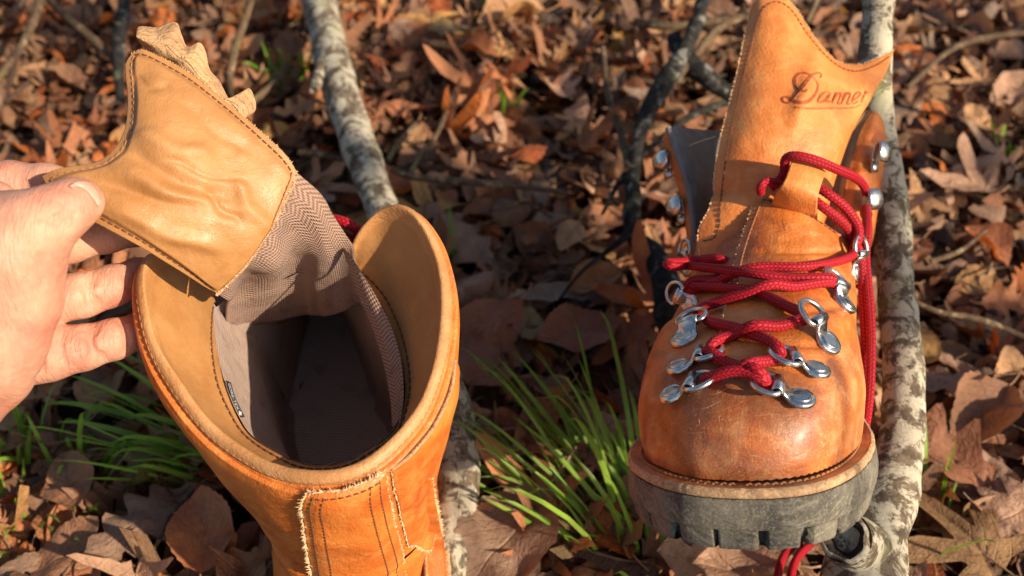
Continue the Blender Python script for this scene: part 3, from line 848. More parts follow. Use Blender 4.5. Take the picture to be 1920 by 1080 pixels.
# ------------------------------------------------------------------ boot parts
def foot_sole(M, parent):
    n = 640
    C = arcres(np.c_[FOOT, np.zeros(len(FOOT))], n=n, closed=True)[:, :2]
    T = np.roll(C, -1, 0) - np.roll(C, 1, 0); T /= np.linalg.norm(T, axis=1, keepdims=True)
    N = np.stack([T[:, 1], -T[:, 0]], 1)
    if (N * C).sum() < 0: N = -N
    s = np.r_[0, np.cumsum(np.linalg.norm(np.diff(C, axis=0), axis=1))]
    per = s[-1] + np.linalg.norm(C[0] - C[-1]); k = round(per / .0185)
    ph = ((s / per * k + .18) % 1)
    lid = np.floor(s / per * k + .18).astype(int); wd = .10 + .09 * _h(lid, lid * 0, lid * 0, 5) + .02 * np.sin(s * 900)
    notch = 1 - sstep(.5 * wd, .5 * wd + .06, np.abs(ph - .5))
    q = np.c_[C, s * 0]
    rag = vnoise(q, 260, 4) * .0005 + vnoise(q, 90, 6) * .0006
    rows = []
    for z, off, nt in ((.0000, -.010, 0), (.0000, -.003, 0), (.0004, -.0012, 1), (.0025, -.0006, 1), (.0060, .0, 1), (.0082, .0003, 1), (.0088, .0006, .15), (.0093, .0016, 0), (.0102, .0018, 0), (.013, .0018, 0), (.017, .0014, 0), (.0205, .0010, 0), (.0214, .0002, 0)):
        nn = notch * nt
        o = off - nn * .0050 + rag * (1 if z > .001 else .4)
        zz = z + (notch * .0085 if z < .0005 and nt == 0 else 0) + rag * .6
        rows.append(np.c_[C + N * o[:, None], np.broadcast_to(zz, n)])
    V = xf(M, np.array(rows))
    F = [tuple(f) for f in gfaces(len(rows), n, False, True)] + [tuple(range(n))]
    sole = obj('outsole', V, F, M_RUBBER, parent)
    # lug blocks underneath
    mb = MB()
    for yy in np.arange(-.115, .13, .019):
        for xx in (-.024, 0, .024):
            w = .008; a = np.array([[xx - w, yy - .006], [xx + w, yy - .006], [xx + w, yy + .006], [xx - w, yy + .006]])
            if np.abs(xx) + w > .036 and (yy > .10 or yy < -.10): continue
            bx = np.vstack([np.c_[a * 1.0, np.full(4, .004)], np.c_[a, np.full(4, -.0015)]])
            mb.add(xf(M, bx), [(0, 1, 2, 3), (4, 5, 6, 7), (0, 1, 5, 4), (1, 2, 6, 5), (2, 3, 7, 6), (3, 0, 4, 7)])
    mb.build('tread', M_RUBBER, sole, shade=False)
    # midsole welt with its raw edge
    rows = []; fz = fbm(q, 300, 3, 8) * .0006
    for z, off in ((.0216, -.0002), (.0222, .0006), (.0238, .0010), (.0252, .0007), (.0258, -.0006)):
        rows.append(np.c_[C + N * (off + fz)[:, None], np.full(n, z) + fz * .5])
    obj('welt_edge', xf(M, np.array(rows)), gfaces(5, n, False, True), M_RAW, parent)
    rows = []
    for z, off in ((.0257, -.0005), (.0259, -.0025), (.0253, -.0075), (.0250, -.016)):
        rows.append(np.c_[C + N * (off + fz * .4)[:, None], np.full(n, z) + fz * .3])
    w = obj('welt', xf(M, np.array(rows)), gfaces(4, n, False, True), M_TOE, parent)
    mb = MB(); CC = arcres(np.c_[C + N * -.0052, np.full(n, .0262)], step=.0034, closed=True)
    for i in range(0, len(CC) - 1):
        a, b = CC[i], CC[i + 1]
        p = crom(np.array([a + (b - a) * .12 - [0, 0, .0006], a + (b - a) * .5 + [0, 0, .0003], a + (b - a) * .85 - [0, 0, .0006]]), 4)
        mb.tube(xf(M, p), .0005, 5)
    st = mb.build('welt_stitching', M_THREAD2, w); st['kind'] = 'stuff'
    return sole

def stitch(parent, pts, step=.0030, r=.00042, mat=None, lift=None, name='stitching', gap=.22, sink=.0004):
    """a row of thread stitches along a polyline in space; lift = outward normals direction"""
    C = arcres(np.asarray(pts, float), step=step); mb = MB()
    up = np.asarray(lift, float); up = up / np.linalg.norm(up)
    for i in range(len(C) - 1):
        a, b = C[i], C[i + 1]
        p = np.array([a + (b - a) * gap * .5 - up * sink, a + (b - a) * .3 + up * r * .7, a + (b - a) * .7 + up * r * .7, b - (b - a) * gap * .5 - up * sink])
        mb.tube(p, r, 5)
    o = mb.build(name, mat or M_THREAD, parent); o['kind'] = 'stuff'
    return o
def seam(bvhs, px, lift=.0004, n=None):
    C = arcres(np.c_[np.array(px, float), np.zeros(len(px))], step=4)
    return np.array([hit(bvhs, x, y, lift)[0] for x, y, _ in C])
def fuzz(parent, pts, up, length=.0016, dens=1400, mat=None, name='frayed_edge'):
    """raw hide fibres along an edge"""
    C = arcres(np.asarray(pts, float), step=1 / dens); mb = MB(); up = np.asarray(up, float)
    for p in C:
        d = up * rng.uniform(.3, 1) + np.array([rng.gauss(0, .6) for _ in range(3)]); d /= np.linalg.norm(d)
        l = length * rng.uniform(.3, 1.2); sd = np.cross(d, ray(960, 540)); sd /= np.linalg.norm(sd) + 1e-9
        w = .00024
        mb.add(np.array([p - sd * w, p + sd * w, p + d * l]), [(0, 1, 2)])
    o = mb.build(name, mat or M_FIBRE, parent, shade=False); o['kind'] = 'stuff'
    return o

def dring(parent, pos, n, dirv, k=1.0, tiltd=.02):
    """plate riveted to the quarter, its strap folded over a D-shaped wire; dirv points from rivet to ring"""
    n = n / np.linalg.norm(n); d = dirv - n * (dirv @ n); d /= np.linalg.norm(d); a = np.cross(n, d)
    def W(P3): P3 = np.asarray(P3, float) * k; return pos + P3[..., 0:1] * a + P3[..., 1:2] * d + P3[..., 2:3] * n
    # plate outline in (across, along)
    th = np.linspace(math.pi * .98, math.pi * 2.02, 15)
    R = .0052
    out = [(R * math.cos(t), R * math.sin(t)) for t in th]
    out += [(.0040, .0022), (.0034, .0042), (.0036, .0058), (-.0036, .0058), (-.0034, .0042), (-.0040, .0022)]
    out = np.array(out)
    rows = []
    for sc, z in ((1.02, -.0004), (1.03, .0005), (.97, .0010), (.80, .0010), (.2, .0010)):
        q = out * sc; q[:, 1] = q[:, 1] + (1 - sc) * .0003
        rows.append(np.c_[q, np.full(len(q), z)])
    rows = np.array(rows)
    rows[:, :, 2] += .0032 * sstep(.0030, .0058, rows[:, :, 1])
    F = [tuple(f) for f in gfaces(5, len(out), False, True)] + [tuple(4 * len(out) + i for i in range(len(out)))]
    pl = obj('eyelet_plate', W(rows), F, M_STEEL, parent)
    # folded strap as a half-roll round the wire
    t = np.linspace(-.75 * math.pi, .95 * math.pi, 14); mbv = []
    for ww in (-.0040, -.0039, .0039, .0040):
        rr = .0018 if abs(ww) < .00395 else .0014
        mbv.append(np.stack([np.full(14, ww), .0060 + rr * np.sin(t + .6) + .0010, .0030 + rr * np.cos(t + .6)], -1))
    V = np.array(mbv)
    obj('strap_fold', W(V), gfaces(4, 14), M_STEEL, pl)
    # rivet: a low dome in a rim
    th = np.linspace(0, 2 * math.pi, 22, endpoint=False); rows = []
    for r, z in ((.0035, .0008), (.0034, .0014), (.0031, .0016), (.0028, .0013), (.0024, .0013), (.0015, .0014), (.0001, .0014)):
        rows.append(np.stack([r * np.cos(th), r * np.sin(th) - .0004, np.full(22, z)], -1))
    obj('rivet', W(np.array(rows)), gfaces(7, 22, False, True), M_STEEL, pl)
    # wire ring, standing off the leather
    c = np.array([[-.0046, .0066], [0, .0066], [.0046, .0066], [.0060, .0084], [.0058, .0118], [.0036, .0150], [0, .0162], [-.0036, .0150], [-.0058, .0118], [-.0060, .0084]]); c = (c - [0, .0066]) * [.90, .88] + [0, .0066]
    c3 = np.c_[c, .0028 + (c[:, 1] - .0066) * tiltd]
    cc = arcres(c3, n=44, closed=True)
    T = np.roll(cc, -1, 0) - np.roll(cc, 1, 0); T /= np.linalg.norm(T, axis=1, keepdims=True)
    up = np.array([0, -tiltd, 1.0]); up /= np.linalg.norm(up); B = np.cross(T, up)
    th = np.linspace(0, 2 * math.pi, 10, endpoint=False)
    V = cc[:, None] + (np.cos(th)[None, :, None] * B[:, None] + np.sin(th)[None, :, None] * up) * .00092
    obj('d_ring', W(V), gfaces(44, 10, True, True), M_STEEL, pl)
    return W(np.array([0, .0155, .0028 + .0089 * tiltd]))
def speed_hook(parent, pos, n, dirv, k=1.0):
    n = n / np.linalg.norm(n); d = dirv - n * (dirv @ n); d /= np.linalg.norm(d); a = np.cross(n, d)
    def W(P3): P3 = np.asarray(P3, float) * k; return pos + P3[..., 0:1] * a + P3[..., 1:2] * d + P3[..., 2:3] * n
    # bent tongue of sheet steel: base, bend, polished oval cap over the lace channel
    path = np.array([(.006, .0006), (.001, .0010), (-.0035, .0022), (-.0046, .0050), (-.002, .0072), (.003, .0074), (.0062, .0060)])
    wd = np.array([.0030, .0034, .0036, .0046, .0056, .0056, .0030]); pp = crom(np.c_[path, wd], 22)
    t = np.linspace(-1, 1, 11); V = []
    for y, z, w in pp: V.append(np.stack([t * w, np.full(11, y), z - .0016 * t ** 2 * (z > .004)], -1))
    o = obj('lace_hook', W(np.array(V)), gfaces(22, 11), M_STEEL, parent)
    solidify(o, .0007, 0)
    th = np.linspace(0, 2 * math.pi, 18, endpoint=False); rows = []
    for r, z in ((.0030, .0002), (.0028, .0014), (.0015, .0019), (.0001, .0020)): rows.append(np.stack([r * np.cos(th), .0085 + r * np.sin(th), np.full(18, z)], -1))
    obj('rivet', W(np.array(rows)), gfaces(4, 18, False, True), M_STEEL, o)
    return W(np.array([0, -.001, .004]))

# ------------------------------------------------------------------ the laced boot on the right
MR = place_matrix((1383, 1034, .40), 6, 5, 3)
br = thing('leather_boot', 'laced orange leather boot seen from its toe, long tongue standing up and lugged sole showing', 'boot', xf(MR, [0, .06, 0]))
foot_sole(MR, br)
UPR = foot_upper(MR, 150, 288)
TOPROW = 112
n_, m_ = TOPROW, UPR.shape[1]
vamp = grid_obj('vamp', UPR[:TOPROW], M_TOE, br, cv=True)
# oil stain beside the laces, mixed with shade painted into the toe colour
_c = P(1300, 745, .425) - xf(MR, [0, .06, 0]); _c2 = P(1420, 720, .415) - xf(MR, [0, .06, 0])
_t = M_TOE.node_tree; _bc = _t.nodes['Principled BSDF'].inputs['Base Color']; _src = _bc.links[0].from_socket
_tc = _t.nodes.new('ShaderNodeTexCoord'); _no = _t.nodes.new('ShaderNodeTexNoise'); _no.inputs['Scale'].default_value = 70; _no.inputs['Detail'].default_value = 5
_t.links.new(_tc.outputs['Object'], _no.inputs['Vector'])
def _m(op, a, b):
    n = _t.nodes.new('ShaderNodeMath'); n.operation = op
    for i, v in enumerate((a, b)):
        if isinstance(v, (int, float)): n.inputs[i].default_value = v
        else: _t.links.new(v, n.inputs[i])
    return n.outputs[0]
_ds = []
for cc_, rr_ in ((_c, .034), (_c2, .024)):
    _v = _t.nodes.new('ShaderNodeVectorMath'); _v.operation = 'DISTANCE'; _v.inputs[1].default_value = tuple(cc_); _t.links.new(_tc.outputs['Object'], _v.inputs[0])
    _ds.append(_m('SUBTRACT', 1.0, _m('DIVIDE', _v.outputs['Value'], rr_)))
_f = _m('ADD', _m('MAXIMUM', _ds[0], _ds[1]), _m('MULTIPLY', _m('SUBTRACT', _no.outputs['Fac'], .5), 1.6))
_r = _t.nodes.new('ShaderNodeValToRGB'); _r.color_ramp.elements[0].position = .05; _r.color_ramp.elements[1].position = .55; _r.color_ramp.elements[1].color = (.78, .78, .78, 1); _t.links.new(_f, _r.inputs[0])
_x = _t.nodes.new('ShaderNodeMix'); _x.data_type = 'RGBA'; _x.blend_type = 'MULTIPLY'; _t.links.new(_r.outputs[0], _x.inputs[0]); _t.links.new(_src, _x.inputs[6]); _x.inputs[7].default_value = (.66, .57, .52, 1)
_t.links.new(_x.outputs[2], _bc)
# the toe and the ankle are one hide with scuffs only on the toe: two materials by face
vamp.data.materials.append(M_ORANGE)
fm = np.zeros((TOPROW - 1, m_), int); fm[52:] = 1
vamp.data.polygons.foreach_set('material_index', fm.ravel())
BODY = bvh_of(UPR[:TOPROW], TOPROW, m_, False, True)

def pgrid(rows, n, m):
    """rows of (px, py, depth) resampled smoothly, then placed in the world"""
    G = crom2(np.array(rows, float), n, m)
    return (CAM + G[..., 2:3] * (FW + R_ * ((G[..., 0:1] - 960) / FPX) + UP * ((540 - G[..., 1:2]) / FPX))), G

# long tongue
TR = [
    [(1409, 22, .585), (1428, -8, .582), (1462, -12, .580), (1498, 22, .580), (1533, 76, .581), (1573, 116, .583), (1612, 122, .588), (1648, 108, .594), (1677, 93, .602)],
    [(1393, 85, .572), (1428, 78, .566), (1470, 78, .563), (1510, 96, .564), (1545, 128, .566), (1580, 148, .569), (1610, 155, .573), (1636, 152, .579), (1660, 138, .587)],
    [(1375, 160, .562), (1415, 155, .554), (1460, 155, .550), (1500, 162, .550), (1540, 174, .551), (1570, 184, .554), (1596, 190, .559), (1616, 190, .566), (1633, 183, .574)],
    [(1357, 235, .552), (1400, 230, .543), (1445, 226, .539), (1485, 228, .538), (1522, 232, .539), (1550, 236, .542), (1575, 240, .547), (1592, 241, .553), (1604, 238, .561)],
    [(1341, 320, .545), (1382, 315, .537), (1425, 310, .533), (1465, 310, .532), (1500, 313, .533), (1525, 316, .536), (1548, 320, .541), (1562, 322, .547), (1573, 322, .554)],
    [(1331, 390, .541), (1370, 388, .534), (1412, 386, .530), (1450, 388, .528), (1485, 390, .529), (1510, 393, .532), (1530, 396, .537), (1544, 398, .543), (1555, 400, .550)],
    [(1310, 437, .540), (1345, 448, .533), (1390, 450, .528), (1435, 452, .527), (1475, 454, .528), (1500, 456, .531), (1525, 458, .536), (1540, 458, .542), (1552, 460, .549)],
    [(1318, 520, .537), (1350, 525, .531), (1395, 527, .530), (1435, 530, .533), (1475, 533, .536), (1500, 533, .538), (1520, 533, .540), (1535, 533, .546), (1548, 533, .55)]]
TG, TGp = pgrid(TR, 130, 90)
Nt = gnormals(TG); Nt *= np.sign(-(Nt * FW).sum(-1).mean())
dmp = fbm(TG, 18, 3, 21) * .0022 + fbm(TG, 55, 2, 22) * .0006
# a crease where it leaves the collar and one down the lee side
dmp += -.0022 * np.exp(-((TGp[..., 1] - 352 + (TGp[..., 0] - 1400) * .15) / 10) ** 2) * sstep(1430, 1330, TGp[..., 0])
dmp += .0035 * np.exp(-((TGp[..., 0] - 1500 + (TGp[..., 1] - 200) * .25) / 18) ** 2) * sstep(230, 120, np.abs(TGp[..., 1] - 180) + 120)
TG = TG + Nt * dmp[..., None]
tongue = grid_obj('tongue', TG, M_TONGUE, br)
tongue.data.materials.append(M_RAW)
_ax = float(((gnormals(TG)) * FW).sum(-1).mean())
solidify(tongue, .0026 if True else 0, -1 if _ax < 0 else 1, 1)
BT = bvh_of(TG, *TG.shape[:2])
fuzz(tongue, TG[:, 0], -R_ * .8 - FW * .2, .0013, 2600)
fuzz(tongue, TG[0], UP, .0014, 1200)
def onpath(G, rows, cols): return np.array([G[r, c] for r, c in zip(rows, cols)])
# stitching 13 px inside the edge
stl = [(1318, 452), (1338, 447), (1349, 425), (1350, 395), (1358, 320), (1372, 240), (1389, 165), (1407, 90), (1424, 30), (1440, 8), (1462, 4), (1486, 22), (1512, 62), (1545, 102), (1575, 126), (1605, 134), (1640, 124), (1668, 106)]
stitch(tongue, seam([BT], stl, .0002), .0031, .00036, M_THREAD, -FW, sink=.0005)

# script lettering pressed into the tongue
def Lp(z): return [(1440 + x * 220 / 1920, 110 + y * 120 / 1047) for x, y in z]
LET = [
    # D: bowl, stem, flourishes
    [(520, 545), (470, 480), (435, 400), (450, 310), (520, 250), (610, 240), (700, 280), (770, 350), (810, 430), (800, 520), (750, 610), (680, 680), (590, 720), (500, 715), (420, 690), (340, 640), (270, 630), (235, 660), (250, 705), (310, 730), (370, 710), (420, 640), (490, 560), (580, 450), (660, 340), (720, 270), (790, 235), (850, 240), (872, 285), (845, 310)],
    [(500, 545), (560, 530), (610, 545), (640, 500)],
    # a
    [(1010, 570), (960, 545), (900, 570), (840, 640), (815, 700), (860, 715), (930, 680), (985, 600)],
    [(1025, 560), (985, 640), (955, 705), (985, 715), (1020, 690)],
    # n
    [(1112, 550), (1085, 620), (1045, 730)], [(1060, 690), (1110, 610), (1160, 560), (1190, 570), (1175, 640), (1140, 730), (1165, 745), (1195, 725)],
    # n
    [(1262, 555), (1235, 630), (1200, 740)], [(1215, 700), (1265, 615), (1310, 562), (1340, 575), (1325, 645), (1290, 735), (1315, 750), (1345, 730)],
    # e
    [(1385, 690), (1430, 660), (1470, 630), (1510, 575), (1480, 550), (1430, 580), (1385, 650), (1370, 710), (1400, 735), (1470, 700)],
    # r
    [(1520, 715), (1560, 620), (1600, 530), (1580, 580), (1610, 560), (1640, 550)],
    # underline
    [(420, 800), (600, 812), (800, 818), (1000, 810), (1250, 810), (1420, 795), (1520, 755)]]
mb = MB()
m = NT('pressed_lettering'); m.fin(m.mix(m.ramp(m.noise(m.obj(), 500, 3), [(.4, 0), (.6, 1)]), (.27, .05, .014), (.38, .085, .02)), .5)
M_PRESS = m.m
for k, L in enumerate(LET):
    pts = arcres(np.c_[np.array(Lp(L)), np.zeros(len(L))], step=1.1)
    wm = {0: 2.4, 1: 1.5, 10: 1.4}.get(k, 1.7)
    C = []; N2 = []
    for x, y, _ in pts:
        p, nn = hit([BT], x, y, .0); C.append(p); N2.append(nn)
    C = np.array(C); N2 = np.array(N2)
    T = np.gradient(C, axis=0); T /= np.linalg.norm(T, axis=1, keepdims=True); S = np.cross(T, N2)
    s = np.linspace(0, 1, len(C)); w = wm * .54 / FPX * (.45 + .55 * np.sin(math.pi * s) ** .35) * (1 + .25 * np.sin(s * 17 + k))
    if k == len(LET) - 1: w = wm * .54 / FPX * np.sin(math.pi * s) ** .4 * 1.0
    rows = np.stack([C - S * w[:, None] * 1.25 + N2 * .00003, C - S * w[:, None] + N2 * .00045, C - S * w[:, None] * .45 + N2 * .00008, C + S * w[:, None] * .45 + N2 * .00008, C + S * w[:, None] + N2 * .00045, C + S * w[:, None] * 1.25 + N2 * .00003], 1)
    mb.add(rows, gfaces(len(C), 6))
mb.build('embossed_lettering', M_PRESS, tongue)

# left collar: orange outside, grey worn inside
CL = [
    [(1262, 262, .605), (1243, 256, .588), (1254, 240, .580), (1270, 238, .584), (1320, 243, .615), (1390, 246, .655)],
    [(1275, 305, .600), (1254, 300, .583), (1272, 290, .572), (1290, 288, .576), (1330, 292, .610), (1390, 296, .655)],
    [(1290, 355, .596), (1270, 350, .579), (1290, 345, .568), (1306, 343, .572), (1338, 345, .605), (1390, 350, .65)],
    [(1300, 405, .592), (1281, 402, .577), (1299, 400, .564), (1311, 399, .568), (1338, 400, .598), (1390, 405, .64)],
    [(1306, 452, .588), (1288, 452, .575), (1304, 452, .561), (1314, 452, .564), (1338, 452, .59), (1390, 455, .63)],
    [(1310, 520, .58), (1290, 520, .568), (1306, 520, .553), (1318, 520, .556), (1340, 520, .58), (1390, 520, .62)]]
A, Ag = pgrid([r[:3] for r in CL], 60, 20); B, Bg = pgrid([r[2:] for r in CL], 60, 34)
q1 = grid_obj('collar_panel', A, M_ORANGE, br); q2 = grid_obj('collar_lining', B, M_GREY, br, label='grey worn lining of the splayed collar')
tb, tg_ = pgrid([[r[2]] * 2 for r in CL], 60, 2)
roll = tb[:, 0] + FW * .001
tube_obj('collar_binding', roll, .0021, M_GREY, q2, seg=10)
BL = bvh_of(A, *A.shape[:2])
# right collar: tan padded roll, orange outside
CR = [
    [(1616, 222, .590), (1626, 209, .582), (1636, 208, .580), (1646, 214, .580), (1656, 228, .585), (1652, 240, .60)],
    [(1588, 262, .584), (1598, 250, .573), (1613, 249, .568), (1636, 252, .566), (1660, 262, .575), (1655, 275, .60)],
    [(1568, 325, .573), (1577, 318, .562), (1592, 318, .555), (1618, 320, .553), (1654, 326, .566), (1648, 335, .60)],
    [(1556, 395, .565), (1565, 390, .554), (1580, 390, .547), (1606, 393, .545), (1642, 398, .560), (1636, 405, .59)],
    [(1552, 455, .560), (1561, 452, .549), (1575, 453, .541), (1600, 456, .538), (1632, 460, .553), (1626, 470, .58)],
    [(1556, 530, .552), (1566, 530, .541), (1580, 530, .532), (1600, 532, .530), (1618, 536, .545), (1612, 545, .57)]]
A, Ag = pgrid([r[:3] for r in CR], 60, 16); B, Bg = pgrid([r[2:] for r in CR], 70, 30)
Nb = gnormals(B); Nb *= np.sign(-(Nb * FW).sum(-1).mean())
B = B + Nb * (-.0016 * np.exp(-((Bg[..., 1] - 262) / 7) ** 2) * (Bg[..., 0] < 1640) - .0016 * np.exp(-((Bg[..., 1] - 312 + (Bg[..., 0] - 1600) * .2) / 7) ** 2) * (Bg[..., 0] < 1630) + fbm(B, 60, 2, 3) * .0012)[..., None]
q3 = grid_obj('collar_roll', A, M_TANROLL, br); q4 = grid_obj('collar_panel', B, M_ORANGE, br)
rl, _g = pgrid([[r[1]] * 2 for r in CR], 60, 2)
tube_obj('collar_binding', rl[:, 0] + FW * .0022, np.interp(np.linspace(0, 1, 60), [0, .1, 1], [.0016, .0032, .0034]), M_TANROLL, q3, seg=14)
BRt = bvh_of(B, *B.shape[:2])
stitch(q3, [P(x - 1, y, d - .0016) for x, y, d in [r[2] for r in CR[1:]]], .0028, .0003, M_THREAD, -FW)
# back of the shaft so the collar is closed from behind
BK, _ = pgrid([[(1262, 262, .606), (1330, 300, .672), (1450, 330, .70), (1570, 300, .672), (1652, 242, .602)],
               [(1290, 355, .598), (1340, 380, .66), (1450, 400, .69), (1560, 380, .66), (1648, 340, .60)],
               [(1310, 520, .582), (1350, 545, .645), (1450, 560, .675), (1550, 545, .64), (1614, 540, .575)]], 40, 60)
grid_obj('heel_shaft', BK, M_ORANGE, br)

# leather panel over the tongue base, with its rough left edge
def bdepth(x, y):
    xx = min(max(x, 1300), 1606)
    if y >= 452:
        for dx in range(0, 60, 6):
            q, nn = hit([BODY], xx + (dx if xx < 1450 else -dx), y, 0, dd=9)
            d = float((q - CAM) @ FW)
            if d < 1: return d + dx * .00015
    base = float((hit([BODY], min(max(x, 1330), 1570), 455, 0, dd=.52)[0] - CAM) @ FW)
    return base + (455 - y) * .00022
PE = [(1418, 362, 1578, 440), (1408, 395, 1588, 458), (1392, 440, 1596, 480), (1376, 490, 1602, 512), (1366, 545, 1606, 556), (1356, 600, 1606, 606), (1342, 650, 1600, 656), (1334, 700, 1590, 704)]
rows = []
for k, (x0, y0, x1, y1) in enumerate(PE):
    r = []
    for t in np.linspace(0, 1, 9):
        x = x0 + (x1 - x0) * t; y = y0 + (y1 - y0) * t - (10 * math.sin(math.pi * t) if k < 2 else 0)
        lift = (.0045 + .003 * math.sin(math.pi * min(1, t * 1.1))) * float(1 - sstep(.62, 1.0, t)) + .0002
        lift *= float(1 - .85 * sstep(4.5, 7, k)); lift -= .0012 * float(sstep(6, 7, k))
        r.append((x, y, bdepth(x, y) - lift))
    rows.append(r)
PG, PGp = pgrid(rows, 120, 90)
Np = gnormals(PG); Np *= np.sign(-(Np * FW).sum(-1).mean())
px_, py_ = PGp[..., 0], PGp[..., 1]
dm = fbm(PG, 30, 3, 40) * .0016
for (cx, cy, sl, wd, am, lo, hi) in ((1520, 470, .02, 5, -.0014, 1400, 1600), (1500, 585, -.1, 6, -.0012, 1380, 1600), (1500, 525, .1, 7, .0010, 1400, 1590), (1450, 640, .12, 5, -.0014, 1350, 1560), (1480, 420, .3, 6, .001, 1430, 1560)):
    dm += am * np.exp(-((py_ - cy - (px_ - cx) * sl) / wd) ** 2) * sstep(lo, lo + 40, px_) * (1 - sstep(hi - 50, hi, px_))
PG = PG + Np * dm[..., None]
panel = grid_obj('tongue_cover', PG, M_ORANGE, br)
panel.data.materials.append(M_RAW)
_ax = float((gnormals(PG) * FW).sum(-1).mean())
solidify(panel, .0022, -1 if _ax < 0 else 1, 1)
BP = bvh_of(PG, *PG.shape[:2])
ALL = [BP, BODY, BRt]
stitch(panel, seam([BP], [(1430, 374), (1412, 420), (1396, 468), (1384, 520), (1377, 570)], .0002), .003, .00034, M_THREAD2, -FW)
stitch(panel, seam([BP], [(1430, 374), (1470, 384), (1520, 406), (1568, 438)], .0002), .0028, .00032, M_THREAD, -FW)
fuzz(panel, PG[2:90, 0], -R_, .0012, 1200)

# lace keeper loop cut out of the tongue
KR = [[(1484, 298, .526), (1508, 300, .522), (1532, 309, .521), (1549, 322, .526)],
      [(1479, 318, .520), (1502, 322, .516), (1525, 331, .515), (1541, 342, .520)],
      [(1468, 345, .517), (1490, 352, .512), (1513, 361, .511), (1533, 372, .517)],
      [(1452, 368, .520), (1475, 382, .518), (1502, 394, .518), (1532, 406, .520)],
      [(1442, 400, .530), (1468, 410, .530), (1497, 420, .530), (1530, 436, .530)]]
KR = [[(x, y, r[1][2] + (.0008, 0, 0, .0008)[q] - (.006, .0055, .005, .002, 0)[k]) for q, (x, y, d) in enumerate(r)] for k, r in enumerate(KR)]
KG, _ = pgrid(KR, 40, 24)
kp_ = grid_obj('lace_keeper', KG, M_TONGUE, br); kp_.data.materials.append(M_RAW)
_ax = float((gnormals(KG) * FW).sum(-1).mean()); solidify(kp_, .0020, -1 if _ax < 0 else 1, 1)
ALL.append(BT)

# hardware
def hw(x, y, x2, y2, fn, k=1.32, dd=.55, nn=None):
    p, n = hit([BP, BODY, BRt], x, y, .0006, dd=dd)
    q, _ = hit([BP, BODY, BRt], x2, y2, .0006, dd=float((p - CAM) @ FW))
    if nn is not None: n = np.asarray(nn, float)
    elif y > 650: n = n * .5 + UP * .55
    return fn(br, p, n, q - p, k)
side_l = -R_ * .85 + UP * .1 - FW * .35; side_r = R_ * .72 - FW * .65
RINGS = {}
for key, a in dict(R1=(1496, 747, 1442, 732), R2=(1525, 693, 1476, 679), R3=(1549, 641, 1514, 616), R4=(1581, 569, 1560, 538)).items():
    RINGS[key] = hw(*a, dring)
RINGS['R5'] = hw(1604, 508, 1593, 465, dring, 1.2, .53, side_r + np.array([0, 0, .1]))
RINGS['L1'] = hw(1266, 738, 1325, 722, dring); RINGS['L2'] = hw(1278, 688, 1328, 670, dring); RINGS['L3'] = hw(1284, 636, 1310, 606, dring)
RINGS['L4'] = hw(1294, 572, 1298, 535, dring, 1.0, .545, side_l - FW * .3)
RINGS['L5'] = hw(1290, 500, 1284, 462, dring, 1.0, .560, side_l)
h1 = P(1641, 285, .556); speed_hook(br, h1, R_ * .62 - FW * .75, UP * -.95 + R_ * -.25, 1.05)
h2 = P(1624, 372, .546); speed_hook(br, h2, R_ * .55 - FW * .8, UP * -.95 + R_ * .1, 1.05)
speed_hook(br, P(1250, 300, .585), -R_ * .8 - FW * .6, UP * -.9 + R_ * .3, 1.0)
speed_hook(br, P(1275, 385, .576), -R_ * .8 - FW * .6, UP * -.9 + R_ * .3, 1.0)

# laces
LR = .0025
def lace(path, parent, name='lace', r=LR, abs_=False):
    pts = []
    for q in path:
        x, y = q[0], q[1]; lift = q[2] if len(q) > 2 else .0036
        if len(q) > 3: pts.append(P(x, y, q[3])); continue
        p, n = hit(ALL, x, y, 0, dd=.54)
        pts.append(p + (n * .5 - FW * .5) * lift * 1.0 / max(.3, np.linalg.norm(n * .5 - FW * .5)))
    C = arcres(np.array(pts), step=.0007)
    k = np.ones(9) / 9
    for _ in range(3):
        Cp = np.vstack([np.repeat(C[:1], 4, 0), C, np.repeat(C[-1:], 4, 0)])
        C = np.stack([np.convolve(Cp[:, i], k, 'valid') for i in range(3)], 1)
    def fn(pts, th, rr):
        s = np.arange(len(pts))[:, None] * .0007 / .0021; u = th[None] / (2 * math.pi) * 5
        h = np.minimum(1, np.abs((s + np.abs(u % 1 - .5) * 1.9) % 1 - .5) * 3.2) * (.55 + .45 * np.minimum(1, np.abs((2 * u) % 1 - .5) * 5))
        return rr * (.88 + .15 * h) * (1 + .05 * np.sin(np.arange(len(pts))[:, None] * .03))
    V, F, uv = tube_mesh(C, r, 20, fn)
    return obj(name, V, F, M_LACE, parent, uv=uv)
T1, T2, T3 = .0034, .0070, .0100
lace([(1318, 716, .001), (1335, 712, T1 + .001), (1365, 706, T2), (1400, 706, T2), (1420, 716, T2), (1436, 722, .0055), (1437, 727, .001)], br)
lace([(1436, 727, .001), (1434, 717, .0055), (1410, 703, T2 + .003), (1380, 692, T1), (1352, 678, T1), (1328, 664, .0052), (1322, 668, .001)], br)
lace([(1372, 704, T1), (1400, 692, T2 + .003), (1430, 684, T1 + .001), (1455, 678, .0055), (1466, 674, .001)], br)
lace([(1326, 668, .001), (1334, 658, .0062), (1350, 642, T1), (1380, 633, T1), (1412, 627, T2 + .002), (1450, 620, T1), (1480, 613, T1), (1502, 606, .0056), (1506, 610, .001)], br)
lace([(1464, 676, .001), (1460, 664, .0062), (1440, 648, T1 + .001), (1412, 632, T1), (1380, 622, T1), (1345, 615, T1), (1322, 606, T1)], br)
lace([(1308, 606, .001), (1312, 592, .006), (1330, 578, T1), (1365, 566, T1), (1400, 560, T1 + .001), (1440, 550, T2 + .002), (1480, 545, T1), (1520, 538, T1), (1548, 534, .0056), (1556, 538, .002)], br)
